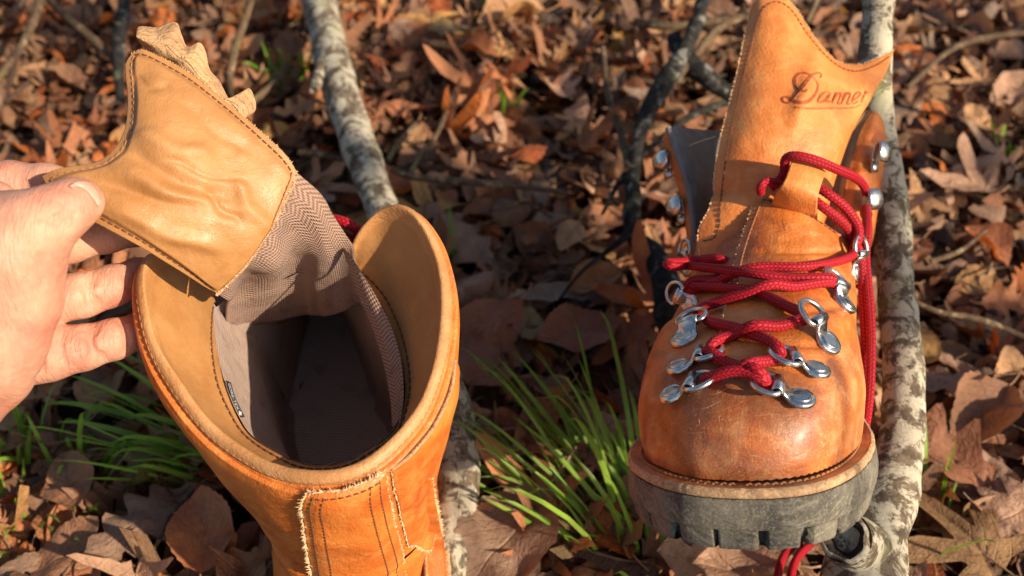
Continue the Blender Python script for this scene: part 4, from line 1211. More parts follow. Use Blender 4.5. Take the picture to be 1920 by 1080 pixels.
lace([(1502, 612, .002), (1498, 602, .0065), (1480, 586, T1 + .001), (1452, 570, T1), (1425, 557, T1), (1395, 550, T1), (1350, 546, T1), (1300, 546, T1 + .002)], br)
lace([(1556, 540, .002), (1550, 529, .0065), (1520, 527, T1 + .001), (1470, 526, T1), (1420, 527, T2), (1370, 524, T2 + .003), (1330, 516, T2 + .002), (1300, 504, T2), (1270, 500, 0, .520), (1252, 498, 0, .518), (1250, 492, 0, .525), (1268, 493, 0, .528), (1310, 494, T1 + .001), (1350, 490, T1), (1366, 488, -.003)], br)
lace([(1366, 522, T1), (1335, 532, T1 + .001), (1305, 537, T2), (1286, 541, 0, .515), (1288, 547, 0, .520), (1310, 546, T1), (1340, 538, T1), (1365, 530, T1 + .003), (1400, 518, T2), (1440, 511, T1 + .002), (1500, 507, T1), (1550, 498, T1), (1582, 487, .0052), (1594, 476, .003)], br)
# upper strands through the keeper, round the hooks and down the far side
HR = float((h2 - CAM) @ FW)
lace([(1594, 474, .003), (1602, 458, 0, .523), (1592, 432, 0, .519), (1572, 410, 0, .515), (1548, 392, 0, .513), (1530, 378, 0, .513), (1516, 368, 0, .519), (1480, 352, 0, .523), (1450, 341, 0, .519), (1430, 343, 0, .515), (1424, 352, 0, .515), (1428, 364, 0, .520)], br)
lace([(1440, 356, 0, .524), (1462, 340, 0, .523), (1474, 318, 0, .520), (1468, 302, 0, .518), (1474, 293, 0, .516), (1495, 292, 0, .512), (1530, 301, 0, .511), (1570, 318, 0, .517), (1598, 330, 0, .526), (1615, 342, 0, .534), (1623, 356, 0, .541), (1624, 366, 0, .546)], br)
lace([(1500, 352, 0, .524), (1530, 350, 0, .514), (1556, 366, 0, .511), (1582, 386, 0, .513), (1600, 408, 0, .516), (1612, 432, 0, .517), (1606, 458, 0, .515), (1596, 474, 0, .519)], br)
lace([(1624, 385, 0, .541), (1626, 430, 0, .528), (1622, 480, 0, .522), (1627, 540, 0, .515), (1632, 600, 0, .508), (1633, 680, 0, .500), (1628, 760, 0, .500), (1615, 830, 0, .51), (1590, 920, 0, .55), (1540, 1000, 0, .57), (1492, 1050, 0, .55), (1478, 1120, 0, .53)], br)
lace([(1600, 455, 0, .519), (1614, 475, 0, .519), (1617, 520, 0, .518), (1620, 580, 0, .514), (1624, 660, 0, .508), (1620, 740, 0, .51), (1606, 830, 0, .53), (1560, 930, 0, .57), (1500, 1010, 0, .57), (1466, 1050, 0, .55), (1452, 1120, 0, .53)], br)
# a clump of moss pressed into the sole front
mb = MB()
for i in range(70):
    x, y = 1301 + rng.gauss(0, 8), 957 + rng.gauss(0, 5)
    p = P(x, y, .4185 - rng.random() * .001); 
    d = np.array([rng.gauss(0, 1) for _ in range(3)]) * .0011; e = np.array([rng.gauss(0, 1) for _ in range(3)]) * .0006
    mb.add(np.array([p - d, p + d, p + e]), [(0, 1, 2)])
mb.build('moss_patch', M_MOSS, br, shade=False)['kind'] = 'stuff'

# a pale hair on the worn grey collar
tube_obj('loose_thread', crom(np.array([P(1293, 273, .566), P(1315, 264, .56), P(1342, 256, .553)]), 12), .00022, M_FIBRE, br, seg=5)

# scratches in the toe leather
mb = MB()
SCR = [[(1262, 872), (1290, 868), (1318, 862), (1335, 861)], [(1268, 806), (1300, 812), (1330, 808)], [(1285, 842), (1310, 846), (1340, 843)], [(1310, 782), (1312, 800)], [(1352, 770), (1348, 786), (1351, 801)], [(1400, 852), (1430, 857)], [(1450, 800), (1452, 818)], [(1300, 770), (1330, 762), (1362, 745)], [(1280, 790), (1296, 784)], [(1330, 742), (1350, 735), (1368, 724)], [(1472, 806), (1478, 826)], [(1536, 840), (1560, 822)]]
for i in range(46):
    x, y = rng.uniform(1255, 1400), rng.uniform(735, 880); a = rng.gauss(-.35, .4); l = rng.uniform(4, 13)
    SCR.append([(x, y), (x + math.cos(a) * l, y + math.sin(a) * l)])
for q in SCR:
    C = seam([BODY], q, -.00005)
    if len(C) < 2: continue
    mb.tube(C, np.sin(np.linspace(.15, 3.0, len(C))) * rng.uniform(.00009, .00018), 4)
m = NT('scratched_leather'); m.fin((.56, .29, .13), .7)
_s = mb.build('scratches', m.m, br); _s['kind'] = 'stuff'
# ------------------------------------------------------------------ the open boot on the left
Zg = float(ground_h(LB[0], LB[1])) + .012
lb = thing('leather_boot', 'open tan leather boot seen from above its heel, its tongue pulled back by a hand', 'boot', (LB[0], LB[1], Zg))
yaw = math.radians(10)
ML = np.eye(4); SC = 1.10
ML[:3, 0] = np.array([math.cos(yaw), math.sin(yaw), 0]) * SC * 1.14
ML[:3, 1] = np.array([-math.sin(yaw), math.cos(yaw), 0]) * SC
ML[:3, 2] = np.array([0, 0, 1]) * SC
hc = np.array([-.0760, .236]) - np.array([-math.sin(yaw), math.cos(yaw)]) * (-.126 * SC)
ML[:3, 3] = [hc[0], hc[1], Zg]
foot_sole(ML, lb)
UPL = foot_upper(ML, 130, 240, shift=0.0)
RL = 77
grid_obj('vamp', UPL[:RL], M_ORANGE, lb, cv=True)
# rim: px, py, distance ahead (world Y)
RIM = [(398, 548, .352), (384, 520, .350), (355, 492, .345), (318, 474, .336), (286, 478, .325), (270, 505, .315), (270, 555, .303), (291, 640, .286), (336, 720, .270), (394, 793, .256), (458, 844, .2445), (518, 875, .236), (580, 886, .2315), (640, 882, .2315), (694, 859, .2365), (746, 814, .247), (790, 755, .262), (818, 675, .281), (830, 595, .301), (828, 520, .320), (808, 452, .338), (778, 405, .350), (745, 387, .357), (712, 397, .360), (680, 430, .358), (655, 476, .355)]
DLN = [(397, 556, .352), (398, 590, .338), (402, 630, .324), (410, 675, .309), (424, 725, .294), (443, 772, .281), (470, 815, .269), (510, 843, .259), (552, 864, .252), (600, 872, .2485), (650, 864, .249), (693, 840, .255), (733, 812, .265), (754, 765, .279), (757, 710, .294), (748, 655, .310), (728, 600, .327), (700, 548, .343), (672, 508, .352), (655, 480, .357)]
NC = 170
rim = arcres(np.array([PY(*r) for r in RIM]), n=NC); dln = arcres(np.array([PY(*r) for r in DLN]), n=NC)
def plan_n(C):
    T = np.gradient(C[:, :2], axis=0); T /= np.linalg.norm(T, axis=1, keepdims=True)
    N = np.stack([-T[:, 1], T[:, 0]], 1); c = C[:, :2].mean(0)
    N *= np.sign(((C[:, :2] - c) * N).sum(1).mean())
    return np.c_[N, np.zeros(len(C))]
k_ = np.ones(15) / 15
def sm(A):
    Ap = np.vstack([np.repeat(A[:1], 7, 0), A, np.repeat(A[-1:], 7, 0)])
    return np.stack([np.convolve(Ap[:, i], k_, 'valid') for i in range(A.shape[1])], 1)
cen = np.array([rim[:, 0].mean(), rim[:, 1].mean() + .01, 0])
ON = rim - cen; ON[:, 2] = 0; ON /= np.linalg.norm(ON, axis=1, keepdims=True)
ON = sm(ON)
Z = np.array([0, 0, 1.0])
mid = lambda t, dz: rim * (1 - t) + dln * t + Z * dz
inner = np.array([rim + ON * .0035 - Z * .0048, rim + ON * .0036 - Z * .0022, rim + ON * .0016 + Z * .0004, rim - ON * .0012 + Z * .0002, mid(.13, -.0030), mid(.32, -.0045), mid(.58, -.0050), mid(.82, -.003), dln])
IG = crom(inner, 56)
IG = IG - 0
nI = gnormals(IG); nI *= np.sign((nI * (cen - IG)).sum(-1).mean() + 1e-9)
IG = IG + nI * (fbm(IG, 30, 3, 60) * .0016 * sstep(0, .4, np.linspace(0, 1, 56))[:, None])[..., None]
tanl = grid_obj('collar_lining', IG, M_TAN, lb)
tanl.data.materials.append(M_TANROLL)
fm = np.zeros((55, NC - 1), int); fm[:26] = 1; tanl.data.polygons.foreach_set('material_index', fm.ravel())
# outer shaft from the rim down to the ankle
n240 = UPL.shape[1]
ring = UPL[RL - 3]
idx = (np.linspace(.905, .095, NC) * n240)
lowr = np.stack([np.interp(idx, np.arange(n240), ring[:, i]) for i in range(3)], 1)
o0 = rim + ON * .0030 - Z * .0052
o1 = rim + ON * .0068 - Z * .0075
o2 = rim + ON * .0072 - Z * .016
def lerp(a, b, t): return a * (1 - t) + b * t
o3 = lerp(o2, lowr, .28) + ON * .0010 ; o4 = lerp(o2, lowr, .62) - ON * .0005
OG = crom(np.array([o0, rim + ON * .0058 - Z * .0056, o1, o2, o3, o4, lowr + ON * .0005, lowr + ON * .001 - Z * .02]), 120)
nO = gnormals(OG); nO *= np.sign((nO * (OG - cen)).sum(-1).mean())
vv = np.linspace(0, 1, 120)[:, None]
OG = OG + nO * (fbm(OG, 24, 3, 70) * .0020 * sstep(.1, .5, vv) + fbm(OG, 60, 2, 71) * .0006 * sstep(.1, .4, vv))[..., None]
# the pinch creases above the heel
oz = OG[..., 2]
OG = OG - nO * (.0030 * np.exp(-((oz - (rim[:, 2].min() - .075) + .25 * (OG[..., 0] + .09)) / .006) ** 2))[..., None]
grid_obj('shaft', OG, M_ORANGE, lb)
BO = bvh_of(OG, *OG.shape[:2]); BI = bvh_of(IG, *IG.shape[:2])
tube_obj('rim_welt', crom(o0 + ON * .0002, NC), .0011, M_ORANGE, lb, seg=8)
stitch(tanl, (rim + ON * .0037 - Z * .0026)[14:-14], .0036, .00030, M_THREAD2, Z)
stitch(tanl, (IG[50] + (cen + Z * .3 - IG[50]) * .003)[4:-2], .0040, .00045, M_THREAD, Z * .6 - FW * .6, sink=.0006)

# fabric lining and footbed
base0 = np.array([ML[0, 3], ML[1, 3], Zg])
cD = dln.mean(0)
def ringat(z, sx, sy, fwd):
    c = xf(ML, [0, -.055 + fwd, 0]); a = ML[:3, 0] / SC / 1.14; b = ML[:3, 1] / SC
    q = dln - cD; x = q @ a; y = q @ b
    return c[None] * [1, 1, 0] + (x * sx)[:, None] * a + (y * sy)[:, None] * b + Z * z
l1 = dln - ON * .0012 - Z * .007
l2 = lerp(dln, ringat(.16, .88, .97, .006), .5); l2[:, 2] = dln[:, 2] - .035
l3 = ringat(.14, .84, .98, .006); l4 = ringat(.10, .80, 1.02, .010); l5 = ringat(Zg + .044, .74, 1.05, .012); l6 = ringat(Zg + .034, .5, .8, .012); l7 = ringat(Zg + .034, .04, .1, .012)
LG = crom(np.array([dln + Z * .0006, l1, l2, l3, l4, l5, l6, l7]), 110)
nL = gnormals(LG); LG = LG + nL * (fbm(LG, 40, 3, 80) * .0018 * np.linspace(0, 1, 110)[:, None] ** .5)[..., None]
lin = grid_obj('fabric_lining', LG, M_LINING, lb)
FB = arcres(np.c_[FOOT * .90, np.full(len(FOOT), .036)], n=80, closed=True)
fbg = np.array([np.c_[FB[:, :2] * s_, FB[:, 2]] for s_ in (1, .7, .4, .0005)])
obj('footbed', xf(ML, fbg), gfaces(4, 80, False, True), M_BED, lb, uv=fbg.reshape(-1, 3)[:, :2])
# front wall inside the boot, beneath the tongue
FR = []
for k, row in enumerate((l1, l2, l3, l4, l5)):
    a, b = row[0], row[-1]
    c = (a + b) / 2 + ML[:3, 1] / SC * (.006, .02, .05, .09, .12)[k]
    FR.append([a, a * .6 + c * .4 + ML[:3, 1] * .006, c, b * .6 + c * .4 + ML[:3, 1] * .006, b])
grid_obj('vamp_lining', crom2(np.array(FR), 40, 40), M_LINING, lb)

# herringbone gusset between tongue and collar
def pyd(rows): return [[(x, y, d) for x, y, d in r] for r in rows]
GR = [
    [(403, 550, .452), (425, 520, .449), (452, 485, .447), (482, 442, .446), (517, 390, .446), (555, 322, .447)],
    [(413, 552, .458), (448, 522, .454), (482, 490, .452), (520, 447, .452), (556, 402, .455), (597, 362, .460)],
    [(425, 552, .468), (465, 524, .464), (505, 500, .464), (548, 470, .466), (588, 440, .470), (630, 415, .470)],
    [(435, 552, .484), (478, 522, .482), (522, 502, .484), (565, 492, .488), (608, 478, .484), (655, 468, .476)],
    [(425, 590, .510), (475, 560, .515), (525, 545, .52), (570, 540, .52), (615, 530, .505), (665, 500, .486)],
    [(420, 640, .54), (470, 610, .55), (525, 600, .555), (570, 590, .555), (620, 590, .53), (690, 560, .50)]]
GG, _ = pgrid(GR, 90, 90)
ng = gnormals(GG); ng *= np.sign(-(ng * FW).sum(-1).mean())
gu, gv = np.meshgrid(np.linspace(0, 1, 90), np.linspace(0, 1, 90))
GG = GG + ng * (.0030 * np.sin(gu * 14 + gv * 5) * sstep(.05, .35, gv) * (1 - sstep(.6, 1, gv)) + fbm(GG, 35, 3, 90) * .0025 * sstep(0, .2, gv))[..., None]
gus = grid_obj('gusset', GG, M_GUSSET, lb)
solidify(gus, .0012, 0)
# fabric facing strip running down inside the right collar
SR = [[(640, 462, .480), (650, 470, .474), (657, 478, .472)], [(655, 505, .482), (667, 503, .476), (679, 512, .474)], [(675, 560, .480), (690, 556, .474), (706, 556, .472)], [(700, 620, .474), (715, 614, .468), (733, 610, .466)],
      [(720, 685, .466), (736, 678, .461), (751, 670, .459)], [(732, 750, .457), (745, 744, .452), (757, 738, .450)], [(735, 800, .448), (742, 797, .444), (750, 795, .442)]]
SG, _ = pgrid(SR, 70, 12)
grid_obj('facing_strip', SG, M_GUSSET, lb)

# the lifted tongue, its smooth inner side to the lens
TL = [
    [(247, 100, .432), (268, 93, .432), (300, 106, .433), (352, 134, .435), (402, 172, .437), (452, 214, .439), (498, 254, .441), (535, 289, .443), (556, 321, .446)],
    [(235, 125, .431), (262, 128, .429), (300, 147, .428), (348, 178, .429), (396, 215, .431), (442, 254, .434), (484, 294, .437), (520, 330, .440), (541, 358, .444)],
    [(239, 190, .426), (268, 200, .422), (302, 218, .421), (344, 246, .422), (386, 280, .425), (426, 318, .429), (464, 355, .433), (497, 390, .438), (516, 414, .442)],
    [(230, 252, .421), (258, 262, .417), (292, 278, .415), (332, 304, .417), (372, 336, .420), (408, 372, .425), (442, 408, .430), (470, 440, .436), (486, 462, .442)],
    [(188, 300, .417), (216, 314, .413), (256, 334, .412), (302, 360, .413), (344, 391, .417), (380, 424, .423), (412, 456, .430), (438, 485, .437), (452, 504, .443)],
    [(110, 316, .414), (140, 336, .412), (190, 368, .410), (246, 402, .412), (294, 434, .416), (335, 464, .423), (372, 494, .430), (402, 520, .438), (424, 535, .444)],
    [(78, 330, .416), (95, 358, .415), (145, 398, .413), (206, 432, .414), (262, 462, .417), (308, 490, .424), (350, 516, .431), (384, 538, .440), (405, 549, .447)]]
G9 = crom2(np.array(TL, float), 130, 150)
TLG, TLp = pgrid(TL, 130, 150)
nT = gnormals(TLG); nT *= np.sign(-(nT * FW).sum(-1).mean())
def edge_d(n, m):
    i = np.arange(n)[:, None] / (n - 1); j = np.arange(m)[None] / (m - 1)
    return i, j
i_, j_ = edge_d(130, 150)
# padded field inside the stitch line
pad = sstep(.05, .11, i_) * (1 - sstep(.90, .95, i_)) * sstep(.06, .11, j_) * (1 - sstep(.955, .985, j_))
dmp = pad * .0016
x9, y9 = TLp[..., 0], TLp[..., 1]
def crease(x0, y0, x1, y1, wd, am):
    L = math.hypot(x1 - x0, y1 - y0); ux, uy = (x1 - x0) / L, (y1 - y0) / L
    s = ((x9 - x0) * ux + (y9 - y0) * uy) / L; t = -(x9 - x0) * uy + (y9 - y0) * ux + 5 * np.sin(s * 9)
    return am * np.exp(-(t / wd) ** 2) * sstep(-.08, .2, s) * (1 - sstep(.8, 1.08, s))
for a in ((225, 285, 440, 385, 15, -.0034), (215, 320, 420, 400, 15, .0026), (160, 342, 430, 400, 13, -.0028), (330, 195, 480, 300, 10, -.0014), (250, 255, 400, 300, 16, .003), (200, 390, 420, 470, 14, .0030), (380, 360, 450, 420, 8, -.0022), (300, 300, 470, 350, 6, -.0014), (430, 330, 500, 440, 14, .0024), (245, 150, 320, 175, 7, -.0012)):
    dmp = dmp + .72 * crease(*a)
dmp = dmp + fbm(TLG, 24, 2, 101) * .0016 * pad + fbm(TLG, 110, 3, 102) * .0005 * pad
TLG = TLG + nT * dmp[..., None]
tl = grid_obj('tongue', TLG, M_TAN, lb); tl.data.materials.append(M_RAW)
_ax = float((gnormals(TLG) * FW).sum(-1).mean()); solidify(tl, .0030, -1 if _ax < 0 else 1, 1)
BTL = bvh_of(TLG, *TLG.shape[:2])
I = lambda f: int(round(f * 129)); J = lambda f: int(round(f * 149))
ln = [TLG[I(.045), j] for j in range(J(.05), J(.975), 4)]
stitch(tl, ln, .0031, .00040, M_THREAD, -FW, sink=.0004)
ln = [TLG[i, J(.965)] for i in range(I(.045), I(.96), 4)]; stitch(tl, ln, .0031, .00042, M_THREAD, -FW, sink=.0004)
ln = [TLG[i, J(.055)] for i in range(I(.05), I(.96), 4)]; stitch(tl, ln, .0031, .00034, M_THREAD2, -FW, sink=.0004)
ln = [TLG[I(.955), j] for j in range(J(.05), J(.96), 4)]; stitch(tl, ln, .0031, .00036, M_THREAD, -FW, sink=.0004)
fuzz(tl, TLG[:, -1], R_ * .6 + FW * .1 - UP * .3, .0016, 900)
fuzz(tl, TLG[0], UP * .8 + R_ * .4, .0009, 900)
# raw underside margin showing where the fabric is sewn on
RWM, _ = pgrid([[(556, 322, .4475), (530, 372, .4475), (492, 436, .4475), (455, 492, .448), (404, 552, .4495)], [(560, 330, .4475), (538, 378, .4475), (500, 446, .4475), (462, 502, .448), (408, 556, .4495)]], 6, 60)
RWM = RWM + fbm(RWM, 200, 2, 4)[..., None] * .0008
grid_obj('tongue_margin', RWM, M_RAW, lb)

# pull strap sewn down the heel
def patch_on(bvhs, poly_l, poly_r, n, m, lift, name, mat, parent, seed=0, rimm=M_RAW, th=.0018):
    Lc = arcres(np.c_[np.array(poly_l, float), np.zeros(len(poly_l))], n=n)[:, :2]; Rc = arcres(np.c_[np.array(poly_r, float), np.zeros(len(poly_r))], n=n)[:, :2]
    G = np.zeros((n, m, 3))
    for i in range(n):
        for j in range(m):
            t = j / (m - 1); x, y = Lc[i] * (1 - t) + Rc[i] * t
            if j in (0, m - 1): x += 1.6 * vnoise(np.array([x * .25, y * .25, seed]), 1, 3)
            for q in range(40):
                p, nn = hit(bvhs, x - q * 2 * math.copysign(1, x - 640), y, lift, dd=9)
                if (p - CAM) @ FW < 2: break
            if (p - CAM) @ FW > 2: p = G[max(i - 1, 0), j] if j else G[max(i - 1, 0), 0]
            G[i, j] = p + R_ * (q * 2 * math.copysign(1, x - 640) * .45 / FPX)
    o = grid_obj(name, G, mat, parent); o.data.materials.append(rimm)
    ax = float((gnormals(G) * FW).sum(-1).mean()); solidify(o, th, -1 if ax < 0 else 1, 1)
    return o, G
PLN = grid = None
def colat(px, py):
    """grid column of the shaft that shows at this point of the photograph"""
    q = OG[30:].reshape(-1, 3) - CAM; dd = q @ FW; u = 960 + FPX * (q @ R_) / dd; v = 540 - FPX * (q @ UP) / dd
    vis = (v > 900) & (q[:, 1] < .30)
    e = np.where(vis, (u - px) ** 2 + (v - py) ** 2, 1e9); k = int(np.argmin(e))
    return 30 + k // NC, k % NC
def overlay(name, r0, r1, c0, c1, lift, th, mat, rag=1.0, fn=None, n=70, m=40):
    ri = np.linspace(0, 1, n)[:, None] * np.ones(m)[None]; ci = np.linspace(0, 1, m)[None] * np.ones(n)[:, None]
    R0 = np.interp(ci, [0, 1], r0) if np.ndim(r0) else r0
    rr = R0 + ((r1(ci) if callable(r1) else r1) - R0) * ri
    cc = c0(ri) * (1 - ci) + c1(ri) * ci
    def samp(A):
        i = np.clip(rr, 0, A.shape[0] - 1.001).astype(int); j = np.clip(cc, 0, A.shape[1] - 1.001).astype(int); a = (rr - i)[..., None]; b = (cc - j)[..., None]
        return (A[i, j] * (1 - a) + A[i + 1, j] * a) * (1 - b) + (A[i, j + 1] * (1 - a) + A[i + 1, j + 1] * a) * b
    G = samp(OG); Nn = samp(nO)
    ed = np.minimum(ci, 1 - ci)
    G = G + Nn * (lift + .0012 * sstep(0, .2, ed))[..., None]
    G = G + (vnoise(G, 900, 2) * .0004 * (ed < .02))[..., None] * R_
    o = grid_obj(name, G, mat, lb); o.data.materials.append(M_RAW)
    ax = float((gnormals(G) * Nn).sum(-1).mean()); solidify(o, th, -1 if ax > 0 else 1, 1)
    return o, G
_, ca_ = colat(576, 985); _, cb_ = colat(731, 960); _, cc_ = colat(740, 1000); _, cd_ = colat(812, 1000)
w_ = lambda c, a=0.0: (lambda r: c + a * r)
st, SGm = overlay('heel_strap', 19, 116, w_(83.2, -5.0), w_(95.6, -1.0), .0022, .003, M_ORANGE)
fuzz(st, SGm[:, 0], -R_, .0024, 3000); fuzz(st, SGm[0], UP - FW * .4, .0026, 3600); fuzz(st, SGm[:, -1], R_, .0012, 1200)
for f in (.12, .24, .78, .90):
    stitch(st, SGm[4:, int(f * 39)], .0030, .00036, M_THREAD, -FW)
stitch(st, SGm[6, 5:36], .0030, .00036, M_THREAD, -FW)
sgn = 1 if cd_ > cc_ else -1
qt, QG = overlay('quarter_overlay', 30, lambda c: 94 + 20 * sstep(0, .32, c), w_(96.6, 0.0), w_(119), .0012, .0024, M_ORANGE)
fuzz(qt, QG[-1], -UP, .0018, 2000); fuzz(qt, QG[:, 0], -R_ * .6 - UP, .0012, 1400)
# flap of raw hide standing out on the right
def fd(x, y, o):
    for q in range(60):
        p, nn = hit([BO], x - 2 * q, y, 0, dd=9); d = float((p - CAM) @ FW)
        if d < 2: return d + o
    return .49
FL, _ = pgrid([[(a - 16, y, fd(a - 16, y, .0005)), (a - 4, y + 3, fd(a - 16, y, .004)), (b_, y + 6, fd(a - 16, y, .009))] for a, b_, y in ((806, 808, 892), (806, 814, 925), (808, 822, 960), (810, 828, 995), (812, 832, 1030), (814, 836, 1085))], 40, 12)
fl = grid_obj('gusset_flap', FL, M_ORANGE, lb); fl.data.materials.append(M_RAW); solidify(fl, .002, 0, 1)
fuzz(fl, FL[:, -1], R_, .0022, 2200)

# small black woven label in the lining
BLG = bvh_of(LG, *LG.shape[:2])
def tagpt(x, y): return P(x + 4, y, .4620 + (y - 722) / 54 * -.0008)
tg = np.array([[tagpt(420, 713), tagpt(429, 717)], [tagpt(425, 733), tagpt(434, 734)], [tagpt(432, 755), tagpt(441, 753)], [tagpt(440, 775), tagpt(450, 771)], [tagpt(445, 783), tagpt(456, 782)]])
TGD = crom2(tg, 16, 5)
tgo = grid_obj('woven_label', TGD, M_TAG, lb); solidify(tgo, .0006, 1)
cu = bpy.data.curves.new('label_lettering', 'FONT'); cu.body = 'GORE-TEX'; cu.size = 1
to = bpy.data.objects.new('label_lettering', cu); COL.objects.link(to); bpy.context.view_layer.update()
tm = bpy.data.meshes.new_from_object(to); COL.objects.unlink(to); bpy.data.objects.remove(to)
tv = np.array([v.co[:] for v in tm.vertices]); tv[:, 0] = (tv[:, 0] - tv[:, 0].min()) / np.ptp(tv[:, 0]); tv[:, 1] = (tv[:, 1] - tv[:, 1].min()) / np.ptp(tv[:, 1])
def tagmap(s, t):
    """s along the label from its top, t across"""
    f = np.clip(s, 0, 1) * 15; i = np.minimum(f.astype(int), 14); f = (f - i)[:, None]
    A = TGD[i] * (1 - f[..., None]) + TGD[i + 1] * f[..., None]
    g = (np.clip(t, 0, 1) * 4); j = np.minimum(g.astype(int), 3); g = (g - j)[:, None]
    k = np.arange(len(s))
    return A[k, j] * (1 - g) + A[k, j + 1] * g
nt_ = -ray(435, 750) * .0013
obj('label_lettering', tagmap(.06 + tv[:, 0] * .62, .72 - .44 * (1 - tv[:, 1]) * 1.0 + .0) + nt_, [tuple(p.vertices) for p in tm.polygons], M_TAGW, tgo, shade=False)
dq = np.array([[.70, .5], [.77, .85], [.90, .55], [.83, .2]]); obj('label_mark', tagmap(dq[:, 0], dq[:, 1]) + nt_, [(0, 1, 2, 3)], M_TAGW, tgo, shade=False)

# red laces peeping out between gusset and collar
ALL = [BO]
lace([(606, 428, 0, .50), (614, 410, 0, .492), (640, 414, 0, .488), (664, 424, 0, .487), (675, 440, 0, .492), (665, 470, 0, .50)], lb)
lace([(616, 432, 0, .50), (632, 432, 0, .494), (650, 443, 0, .491), (662, 452, 0, .492), (668, 470, 0, .50)], lb)
# ------------------------------------------------------------------ the hand
def cap(X, a, b, ra, rb):
    a = np.asarray(a); b = np.asarray(b); ab = b - a; L2 = ab @ ab
    t = np.clip(((X - a) @ ab) / L2, 0, 1)
    return np.linalg.norm(X - a - t[..., None] * ab, axis=-1) - (ra + (rb - ra) * t)
def smin(a, b, k):
    h = np.clip(.5 + .5 * (b - a) / k, 0, 1)
    return b * (1 - h) + a * h - k * h * (1 - h)
def chain(X, pts, k=.003):
    """pts: px, py, depth, radius in px"""
    W = [(P(x, y, d), r * d / FPX) for x, y, d, r in pts]; f = None
    for (a, ra), (b, rb) in zip(W[:-1], W[1:]):
        g = cap(X, a, b, ra, rb); f = g if f is None else smin(f, g, k)
    return f
def surface_nets(F, org, h):
    s = F < 0
    nx, ny, nz = F.shape
    acc = np.zeros((nx - 1, ny - 1, nz - 1, 3)); cnt = np.zeros((nx - 1, ny - 1, nz - 1))
    cor = [(i, j, k) for i in (0, 1) for j in (0, 1) for k in (0, 1)]
    def C(A, c): return A[c[0]:nx - 1 + c[0], c[1]:ny - 1 + c[1], c[2]:nz - 1 + c[2]]
    for a in cor:
        for b in cor:
            if sum(np.abs(np.subtract(a, b))) == 1 and a < b:
                fa, fb = C(F, a), C(F, b); m = (fa < 0) != (fb < 0)
                t = np.where(m, fa / np.where(m, fa - fb, 1), 0)
                for ax in range(3): acc[..., ax] += np.where(m, a[ax] + (b[ax] - a[ax]) * t, 0)
                cnt += m
    act = cnt > 0; idx = -np.ones(act.shape, int); idx[act] = np.arange(act.sum())
    ijk = np.argwhere(act); V = org + (ijk + acc[act] / cnt[act][:, None]) * h
    Q = []
    for ax in range(3):
        o = [q for q in range(3) if q != ax]
        sl0 = [slice(1, -1)] * 3; sl1 = [slice(1, -1)] * 3
        sl0[ax] = slice(0, -1); sl1[ax] = slice(1, None)
        a = s[tuple(sl0)]; b = s[tuple(sl1)]
        e = np.argwhere(a != b); 
        if len(e) == 0: continue
        fl = a[tuple(e.T)]
        e = e.copy(); e[:, o[0]] += 1; e[:, o[1]] += 1
        def at(d0, d1):
            q = e.copy(); q[:, o[0]] += d0; q[:, o[1]] += d1
            ok = np.all(q < np.array(act.shape), axis=1) & np.all(q >= 0, axis=1)
            r = np.full(len(q), -1); r[ok] = idx[tuple(q[ok].T)]; return r
        f = np.stack([at(-1, -1), at(0, -1), at(0, 0), at(-1, 0)], 1)
        if ax == 1: fl = ~fl
        f[~fl] = f[~fl][:, ::-1]
        Q.append(f[(f >= 0).all(1)])
    return V, np.vstack(Q)

HH = .00105
# a grid squared up with the line of sight keeps the volume small
gu_, gv_, gw_ = np.arange(-.300, -.130, HH), np.arange(-.066, .062, HH), np.arange(.350, .492, HH)
X = (CAM + gu_[:, None, None, None] * R_ + gv_[None, :, None, None] * UP + gw_[None, None, :, None] * FW)
palm = chain(X, [(20, 560, .388, 92), (-50, 640, .392, 118), (-170, 720, .40, 125), (-330, 800, .41, 118)], .01)
palm = smin(palm, chain(X, [(10, 450, .388, 82), (-60, 560, .395, 110)], .01), .015)
palm = smin(palm, chain(X, [(-10, 380, .412, 42), (-90, 470, .415, 80), (-200, 640, .42, 110)], .01), .012)       # back of the hand toward the index
palm = smin(palm, chain(X, [(42, 600, .428, 48), (40, 660, .430, 46), (-40, 700, .42, 70)], .01), .008)            # pads under the fingers
palm = smin(palm, chain(X, [(10, 650, .400, 34), (-5, 712, .400, 44), (-60, 770, .402, 60)], .01), .007)            # heel of the hand
thumb = chain(X, [(-30, 500, .384, 98), (22, 458, .380, 86), (66, 425, .379, 63), (98, 405, .381, 50), (122, 391, .385, 43), (142, 380, .389, 38.5), (155, 376, .392, 36)], .006)
index = chain(X, [(-130, 440, .425, 52), (-50, 358, .432, 44), (20, 344, .436, 41), (90, 346, .436, 36), (150, 350, .436, 31), (195, 356, .438, 27)], .004)
middle = chain(X, [(-30, 520, .430, 50), (60, 476, .438, 41), (130, 456, .444, 36), (200, 438, .453, 34), (262, 428, .464, 31), (300, 424, .472, 27)], .004)
ring = chain(X, [(20, 594, .430, 50), (88, 566, .436, 45), (150, 554, .441, 41), (210, 536, .449, 37), (262, 520, .460, 34), (305, 510, .474, 27)], .004)
little = chain(X, [(20, 660, .430, 52), (95, 662, .434, 49), (155, 652, .438, 41), (215, 636, .445, 36), (268, 618, .456, 32), (305, 606, .470, 26)], .004)
fz = smin(palm, thumb, .012)
for fg, kk in ((index, .007), (middle, .006), (ring, .006), (little, .008)):
    fz = smin(fz, np.where(palm < .02, fg, fg), kk) if False else np.minimum(fz, smin(palm, fg, kk))
